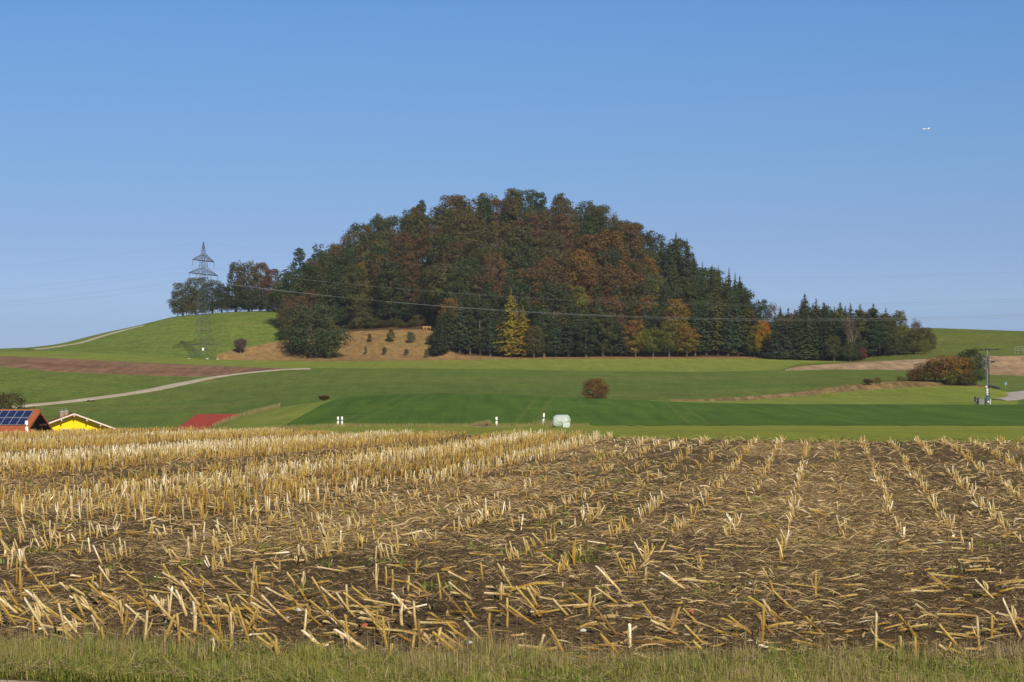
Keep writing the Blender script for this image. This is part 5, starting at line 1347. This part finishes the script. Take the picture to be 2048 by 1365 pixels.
# straw litter: leaf strips, split stalks and chaff
def scatter(n, y0, y1, wfn=None, pw=1.0):
    n = int(n * (1 + 3.0 / (0.25 * (y0 + y1) / 2)))       # the same density carried on past both edges of the view
    Yv = y0 + (y1 - y0) * RNG.random(n) ** pw; Xv = (RNG.random(n) * 2 - 1) * (0.25 * Yv + 3.4)
    m = in_field(Xv, Yv, 0.0)
    if wfn is not None: m &= RNG.random(n) < wfn(Xv, Yv)
    return Xv[m], Yv[m]
def litter(Xv, Yv, Lr, Wr, segs, tlt, lift=0.012, tm=0.5):
    k = len(Xv); az = RNG.normal(0.0, 0.75, k) + np.where(RNG.random(k) < 0.5, 0, math.pi); ti = RNG.normal(0, tlt, k)
    d = np.stack([np.cos(az) * np.cos(ti), np.sin(az) * np.cos(ti), np.abs(np.sin(ti))], 1)
    sdv = np.stack([-np.sin(az), np.cos(az), RNG.normal(0, 0.35, k)], 1); sdv /= np.linalg.norm(sdv, axis=1)[:, None]
    upv = np.cross(d, sdv); upv *= np.sign(upv[:, 2:3] + 1e-9)
    L = RNG.uniform(*Lr, k); zz = H(Xv, Yv) + micro(Xv, Yv) * (Yv < 28) + lift + np.abs(np.sin(ti)) * L * 0.5
    return strip_arrays(np.stack([Xv, Yv, zz], 1), d, sdv, upv, L, RNG.uniform(*Wr, k), RNG.uniform(0, 0.14, k), np.clip(RNG.normal(tm, 0.22, k), 0, 1), segs)
dens = lambda X, Y: np.clip(chaff(X, Y)['chaff'], 0.12, 1)
L_ = Acc()
for (cnt, y0, y1, Lr, Wr, sg_, tl, pw, tm_) in [(21000, 15, 30, (0.05, 0.28), (0.005, 0.018), 3, 0.2, 0.9, 0.5), (95000, 15, 30, (0.02, 0.11), (0.004, 0.013), 1, 0.3, 0.9, 0.55),
                                    (44000, 28, 48, (0.06, 0.26), (0.008, 0.022), 2, 0.25, 0.9, 0.52), (25000, 46, 82, (0.10, 0.34), (0.014, 0.034), 2, 0.28, 0.9, 0.52), (9000, 78, 135, (0.15, 0.4), (0.03, 0.05), 1, 0.3, 0.9, 0.5)]:
    Xv, Yv = scatter(cnt, y0, y1, dens, pw); L_.add(litter(Xv, Yv, Lr, Wr, sg_, tl, tm=tm_))
tag(obj('straw_litter', L_.mesh('straw_litter', M['litter'])), 'dry leaf strips and chaff strewn over the maize field', 'straw litter', kind='stuff')
# loose stalk lengths lying about
Xv, Yv = scatter(760, 15.4, 48, None, 1.3); k = len(Xv); az = RNG.normal(0.1, 0.6, k) + np.where(RNG.random(k) < 0.5, 0, math.pi)
axl = np.stack([np.cos(az), np.sin(az), RNG.uniform(-0.02, 0.22, k)], 1); axl /= np.linalg.norm(axl, axis=1)[:, None]
a3 = Acc(); a3.add(stalk_arrays(np.stack([Xv, Yv, H(Xv, Yv) + 0.02], 1), axl, RNG.uniform(0.10, 0.36, k), RNG.uniform(0.006, 0.0125, k), RNG.normal(0.5, 0.25, k).clip(0, 1), RNG, 6))
tag(obj('stalk_litter', a3.mesh('stalk_litter', M['stalk'])), 'broken lengths of maize stalk lying on the soil', 'stalk litter', kind='stuff')
# clods of earth
Xv, Yv = scatter(17000, 15, 34, None, 1.2); k = len(Xv)
oc = np.array([[1, 0, 0], [0, 1, 0], [-1, 0, 0], [0, -1, 0], [0, 0, 1], [.7, .7, .5], [-.7, .6, .55], [-.6, -.7, .5], [.7, -.6, .6]], float)
tr = np.array([[4, 5, 6], [4, 6, 7], [4, 7, 8], [4, 8, 5], [0, 5, 8], [0, 1, 5], [1, 6, 5], [1, 2, 6], [2, 7, 6], [2, 3, 7], [3, 8, 7], [3, 0, 8]])
sc = (0.006 + 0.034 * RNG.random(k) ** 2.6)[:, None, None]
Vc = oc[None] * (0.75 + 0.5 * RNG.random((k, 9, 3))) * sc * np.array([1, 1, 0.75])
Vc = Vc + np.stack([Xv, Yv, H(Xv, Yv) + micro(Xv, Yv) - 0.004], 1)[:, None, :]
tag(obj('clod_rubble', np_mesh('clod_rubble', Vc.reshape(-1, 3), [(tr[None] + (np.arange(k) * 9)[:, None, None]).reshape(-1, 3)], None, [M['clod']])), 'crumbs and clods of dark earth on the field', 'soil clods', kind='stuff')

# weeds: small green tufts
def blades(Xv, Yv, Lr, Wr, tl, tint, segs=2, z0=0.0):
    k = len(Xv); az = RNG.random(k) * 6.283; ti = np.abs(RNG.normal(0, tl, k))
    d = np.stack([np.cos(az) * np.sin(ti), np.sin(az) * np.sin(ti), np.cos(ti)], 1)
    L = RNG.uniform(*Lr, k); sdv = np.stack([-np.sin(az), np.cos(az), np.zeros(k)], 1); upv = np.cross(sdv, d)
    c = np.stack([Xv, Yv, H(Xv, Yv) + z0], 1) + d * (L * 0.5)[:, None] - np.array([0, 0, 0.005])
    return strip_arrays(c, d, sdv, upv, L, RNG.uniform(*Wr, k), RNG.uniform(-0.02, 0.22, k), np.clip(tint, 0, 1), segs, 0.15, 0.3)
W_ = Acc()
for _ in range(210):
    Yc = RNG.uniform(19, 75); Xc = (RNG.uniform(0, 2048) - 1024) / F * Yc
    if Yc < 45 and RNG.random() < 0.4: continue
    nb = RNG.integers(12, 45); r = RNG.uniform(0.05, 0.28)
    xx = Xc + RNG.normal(size=nb) * r; yy = Yc + RNG.normal(size=nb) * r * 1.3
    m = in_field(xx, yy, 0.0)
    if m.sum() > 2: W_.add(blades(xx[m], yy[m], (0.04, 0.12), (0.010, 0.03), 0.9, RNG.uniform(0.0, 0.25, m.sum()), 2))
tag(obj('weeds', W_.mesh('weeds', M['grass_blade'])), 'small green weeds scattered between the stubble rows', 'weeds', kind='stuff')

# grass verge in front
GV = Acc()
nG = 125000
uu = RNG.random(nG) * 3900 - 926; y0g = np.interp(uu, UG, YL[:, K['kerb']]); y1g = np.interp(uu, UG, YL[:, K['verge']])
tg = RNG.random(nG); Yg = y0g + 0.05 + (y1g - y0g + 0.12) * tg
Yg = np.minimum(Yg, y1g + 0.55 * (vnoise(bearing(uu, Yg), Yg * 0, 0.4, 71) * 0.6 + vnoise(bearing(uu, Yg), Yg * 0, 0.12, 74) * 0.4 - 0.5) * 2); Xg = bearing(uu, Yg)
pn = vnoise(Xg, Yg, 0.55, 72); pn2 = vnoise(Xg, Yg, 0.16, 73)
tint = np.clip(RNG.normal(0.42, 0.20, nG) + (pn - 0.5) * 0.7 + (pn2 - 0.5) * 0.25 + 0.12 * (tg > 0.85) + 0.05 * (uu > 900), 0, 1)
Lg = np.clip(0.03 + 0.10 * pn * pn2 * 1.6 + 0.06 * RNG.random(nG) ** 2, 0.03, 0.2)
k = nG; az = RNG.random(k) * 6.283; ti = np.abs(RNG.normal(0.45, 0.55, k)).clip(0, 1.5)
d = np.stack([np.cos(az) * np.sin(ti), np.sin(az) * np.sin(ti), np.cos(ti)], 1); sdv = np.stack([-np.sin(az), np.cos(az), np.zeros(k)], 1); upv = np.cross(sdv, d)
c = np.stack([Xg, Yg, H(Xg, Yg)], 1) + d * (Lg * 0.5)[:, None]
GV.add(strip_arrays(c, d, sdv, upv, Lg, RNG.uniform(0.002, 0.0065, k), RNG.uniform(-0.02, 0.5, k), tint, 2, 0.1, 0.3))
# broader green blades in tussocks, and dead thatch lying between them
for _ in range(140):
    u0 = RNG.uniform(-850, 2900); ya, yb2 = np.interp(u0, UG, YL[:, K['kerb']]), np.interp(u0, UG, YL[:, K['verge']]); Yc = ya + (yb2 - ya) * RNG.uniform(0.1, 1.08); Xc = bearing(u0, Yc); nb = int(RNG.integers(40, 130)); rr = RNG.uniform(0.04, 0.13)
    GV.add(blades(Xc + RNG.normal(size=nb) * rr, Yc + RNG.normal(size=nb) * rr, (0.08, RNG.uniform(0.14, 0.27)), (0.003, 0.007), 0.45, np.clip(RNG.uniform(0.1, 0.85) + RNG.normal(size=nb) * 0.12, 0, 1), 3))
n = 11000; uu = RNG.random(n) * 3900 - 926; y0g = np.interp(uu, UG, YL[:, K['kerb']]); y1g = np.interp(uu, UG, YL[:, K['verge']]); yy = y0g + 0.1 + (y1g - y0g - 0.1) * RNG.random(n); xx = bearing(uu, yy)
m = vnoise(xx, yy, 0.3, 75) > 0.55
GV.add(blades(xx[m], yy[m], (0.06, 0.17), (0.005, 0.010), 0.6, RNG.uniform(0.0, 0.3, m.sum()), 3))
n = 22000; uu = RNG.random(n) * 3900 - 926; y0g = np.interp(uu, UG, YL[:, K['kerb']]); y1g = np.interp(uu, UG, YL[:, K['verge']]); yy = y0g + (y1g - y0g + 0.2) * RNG.random(n); xx = bearing(uu, yy)
GV.add(litter(xx, yy, (0.04, 0.15), (0.003, 0.007), 2, 0.45, lift=0.05, tm=0.7))
# thin dry bents at the field's edge
nB = 4200; uu = RNG.random(nB) * 3800 - 880; yb_ = np.interp(uu, UG, YL[:, K['verge']]) + RNG.normal(0.0, 0.30, nB); xb = bearing(uu, yb_)
mm = vnoise(xb, yb_, 0.7, 81) > 0.42
GV.add(blades(xb[mm], yb_[mm], (0.08, 0.30), (0.0018, 0.0034), 0.4, RNG.uniform(0.7, 1.0, mm.sum()), 3))
tag(obj('grass', GV.mesh('grass', M['grass_blade'])), 'strip of green and dry grass along the bottom of the picture', 'grass', kind='stuff')
# tufts along the far road verge
n = 9000; uu = RNG.uniform(330, 1180, n); yr = np.interp(uu, UG, YL[:, K['road']]) - RNG.uniform(0, 6, n) ; xr = bearing(uu, yr)
FT = Acc(); FT.add(blades(xr, yr, (0.12, 0.40), (0.03, 0.06), 0.4, np.clip(RNG.normal(0.62, 0.2, n), 0, 1), 1))
for (u0, Y0, r, h_) in ((1094, 196, 0.55, 0.75), (968, 189, 0.3, 0.6), (974, 188, 0.2, 0.7), (958, 188, 0.25, 0.5), (690, 189, 0.5, 0.4), (664, 187, 0.6, 0.35), (1128, 183, 0.9, 0.15)):
    k = 260; xx = bearing(u0, Y0) + RNG.normal(size=k) * r; yy = Y0 + RNG.normal(size=k) * r
    FT.add(blades(xx, yy, (h_ * 0.5, h_), (0.012, 0.03), 0.35, RNG.uniform(0.6, 1.0, k), 2))
tag(obj('verge_grass', FT.mesh('verge_grass', M['grass_blade'])), 'tufts of dry roadside grass behind the stubble field', 'grass', kind='stuff')
# dry reeds on the rise next to the red barn
n = 2600; uu = RNG.uniform(425, 560, n); vv = np.interp(uu, [425, 440, 490, 560], [853, 849, 831, 815]); yr = 300 - RNG.uniform(0, 3, n); xr = bearing(uu, yr)
RD_ = Acc(); RD_.add(blades(xr, yr, (0.2, 0.75), (0.04, 0.09), 0.35, np.clip(RNG.normal(0.78, 0.12, n), 0, 1), 1))
tag(obj('dry_grass', RD_.mesh('dry_grass', M['grass_blade'])), 'dry tall grass along the rise in front of the red barn roof', 'grass', kind='stuff')

# stones, scraps and leaves lying in the field: where each shows in the photograph
M['stone'] = simple_mat('stone', (0.45, 0.44, 0.44), 0.8, 0.15, 20.0)
M['plastic'] = simple_mat('plastic', (0.80, 0.80, 0.84), 0.4, 0.05, 20.0)
M['brown_leaf'] = simple_mat('brown_leaf', (0.30, 0.085, 0.035), 0.7, 0.3, 30.0)
def ground_point(u, v):
    Yv = np.arange(13.0, 61, 0.02); z = height_uY(np.full_like(Yv, u), Yv); k = np.argmin(np.abs(HZ - (z - EYE) * F / Yv - v)); return spot(u, float(Yv[k]))
def pebble(u, v, w, lab, mat='stone', seed=0):
    rng = np.random.default_rng(seed); p = ground_point(u, v); s = w / F * p.y / 2
    vs = []; n = 9
    for i in range(5):
        f = -0.5 + i / 4 * 1.9
        for j in range(n):
            a = j / n * 6.283; r = max(0.08, math.cos(min(f, 1.5))) * (1 + 0.22 * rng.normal() * 0.6)
            vs.append((s * r * math.cos(a), s * 0.8 * r * math.sin(a), s * 0.55 * math.sin(min(f, 1.5))))
    fs = [(i * n + j, i * n + (j + 1) % n, (i + 1) * n + (j + 1) % n, (i + 1) * n + j) for i in range(4) for j in range(n)] + [tuple(4 * n + j for j in range(n))]
    o = MB().add(vs, fs).build('stone', M[mat], None, True, p + Vector((0, 0, 0.02 + s * 0.2)))
    tag(o, lab, 'stone', 'pale stones lying in the field')
pebble(600, 1226, 17, 'white stone with a bluish side right of a bleached stalk, left of the middle', seed=1)
pebble(577, 1242, 10, 'small flat white stone just below the bluish white stone', seed=2)
pebble(814, 1272, 14, 'pale stone among stalks above the fallen leaf, left of two', seed=3)
pebble(940, 1292, 13, 'pale stone among stalks right of the fallen leaf', seed=4)
pebble(1144, 1327, 20, 'flat white stone at the edge of the grass under leaning stalks', seed=5)
pebble(1166, 1268, 14, 'grey flat stone on dark soil above the flat white stone', seed=6)
pebble(1500, 1172, 7, 'tiny pale pebble on the bare dark soil at the right', seed=7)
pebble(1612, 930, 7, 'tiny white pebble far up between the rows at the right', seed=8)
def fallen_leaf(u, v, w, lab, seed):
    p = ground_point(u, v); s = w / F * p.y / 2; rng = np.random.default_rng(seed); n = 16
    vs = [(0, 0, 0.2 * s)]
    for j in range(n):
        a = j / n * 6.283; r = s * (0.75 + 0.3 * (j % 2)); vs.append((r * math.cos(a), r * 0.75 * math.sin(a), s * (0.35 * math.sin(2 * a) + 0.2 * rng.random())))
    m = MB(); top = vs; bot = [(x, y, z - 0.003) for x, y, z in vs]
    m.add(top + bot, [(0, 1 + j, 1 + (j + 1) % n) for j in range(n)] + [(n + 1, n + 2 + (j + 1) % n, n + 2 + j) for j in range(n)] + [(1 + j, n + 2 + j, n + 2 + (j + 1) % n, 1 + (j + 1) % n) for j in range(n)])
    m.add([(s * .9, 0, 0.1 * s), (s * 1.5, 0.1 * s, 0.25 * s), (s * 1.5, 0.16 * s, 0.25 * s), (s * .9, .06 * s, 0.1 * s)], [(0, 1, 2, 3)])
    tag(m.build('fallen_leaf', M['brown_leaf'], None, False, p + Vector((0, 0, 0.06))), lab, 'leaf', 'fallen brown leaves')
fallen_leaf(838, 1342, 24, 'curled red-brown leaf lying on the grass verge', 1)
fallen_leaf(1378, 1238, 22, 'rusty leaf between leaning stalks right of the middle', 2)
fallen_leaf(725, 1268, 22, 'rusty leaf on the soil at the field edge, left of two pale stones', 3)

# ------------------------------------------------------------------ labels that single things out
ORD = ['leftmost', 'second', 'third', 'fourth', 'fifth', 'sixth', 'seventh', 'eighth', 'ninth', 'tenth', 'eleventh', 'twelfth', 'thirteenth', 'fourteenth', 'fifteenth', 'sixteenth']
def ordinal(i, n):
    if n == 1: return ''
    if i == 0: return ', leftmost'
    if i == n - 1: return ', rightmost'
    return ', %s from left' % (ORD[i] if i < len(ORD) else str(i + 1) + 'th')
def spread(items, key, fmt):
    g = {}
    for t in items: g.setdefault(key(t), []).append(t)
    for k_, L in g.items():
        L.sort(key=lambda t: t['u'])
        for i, t in enumerate(L): t['o']['label'] = fmt(k_) + ordinal(i, len(L))
KW = {'oak': 'broad tree', 'beech': 'round-topped tree', 'maple': 'bushy tree', 'slim': 'slender tree', 'loose': 'open-crowned tree', 'bush': 'bush', 'spruce': 'spruce', 'wall_spruce': 'spruce', 'larch': 'larch', 'bare': 'leafless tree', 'thin_bush': 'thin bush'}
def place(t):
    u, r = t['u'], t['region']
    if r == 'ridge': return 'on the left ridge ' + ('behind the pylon' if u < 452 else 'right of the pylon')
    if r == 'right': return 'in the right-hand copse ' + ('next to the orange tree' if u < 1620 else 'in its middle' if u < 1740 else 'at its right end')
    if r == 'brush': return 'at the top of the bare slope'
    if r == 'edge': return 'in the front row ' + ('left of the yellow larch' if u < 1010 else 'right of the yellow larch' if u < 1180 else 'before the orange bushy trees' if u < 1400 else 'near the bright orange tree')
    v = t['vt']
    hgt = 'on the hilltop' if v < 430 else 'high on the wooded hill' if v < 500 else 'halfway up the wood' if v < 575 else 'low in the wood'
    return hgt + (' above its left end' if u < 690 else ' above the bare slope' if u < 870 else ' left of the larch line' if u < 1010 else ' above the larch' if u < 1110 else ' right of centre' if u < 1270 else ' toward its right side' if u < 1400 else ' at its right end')
auto = [t for t in TREES if not t['done']]
spread(auto, lambda t: (t['col'], KW[t['kind']], place(t)), lambda k_: '%s %s %s' % k_)
GR = {'ridge': 'trees on the left ridge', 'right': 'trees of the right-hand copse', 'edge': 'close-set trees along the front of the wood', 'hill': 'trees of the wooded hill', 'brush': 'brush at the top of the bare slope'}
for t in auto: t['o']['group'] = GR[t['region']]
ROWW = ['first', 'second', 'third', 'fourth', 'fifth', 'sixth', 'seventh', 'eighth', 'ninth']
def under(u):
    for lim, w in ((250, 'the yellow house'), (520, 'the red barn'), (760, 'the marker pair'), (930, 'the bare slope'), (1060, 'the larch'), (1160, 'the bale'), (1400, 'the round bush'), (1680, 'the spruce copse'), (1870, 'the hedge')):
        if u < lim: return w
    return 'the transformer mast'
PWW = {'leaning': 'left-leaning', 'right-leaning': 'right-leaning', 'fallen': 'fallen', 'upright': 'upright'}
spread(STALKS, lambda t: (PWW[t['pw']], t['c'], ROWW[t['j']], under(t['u'])), lambda k_: '%s %s corn stalk, %s row, below %s' % k_)
print('trees', len(TREES))
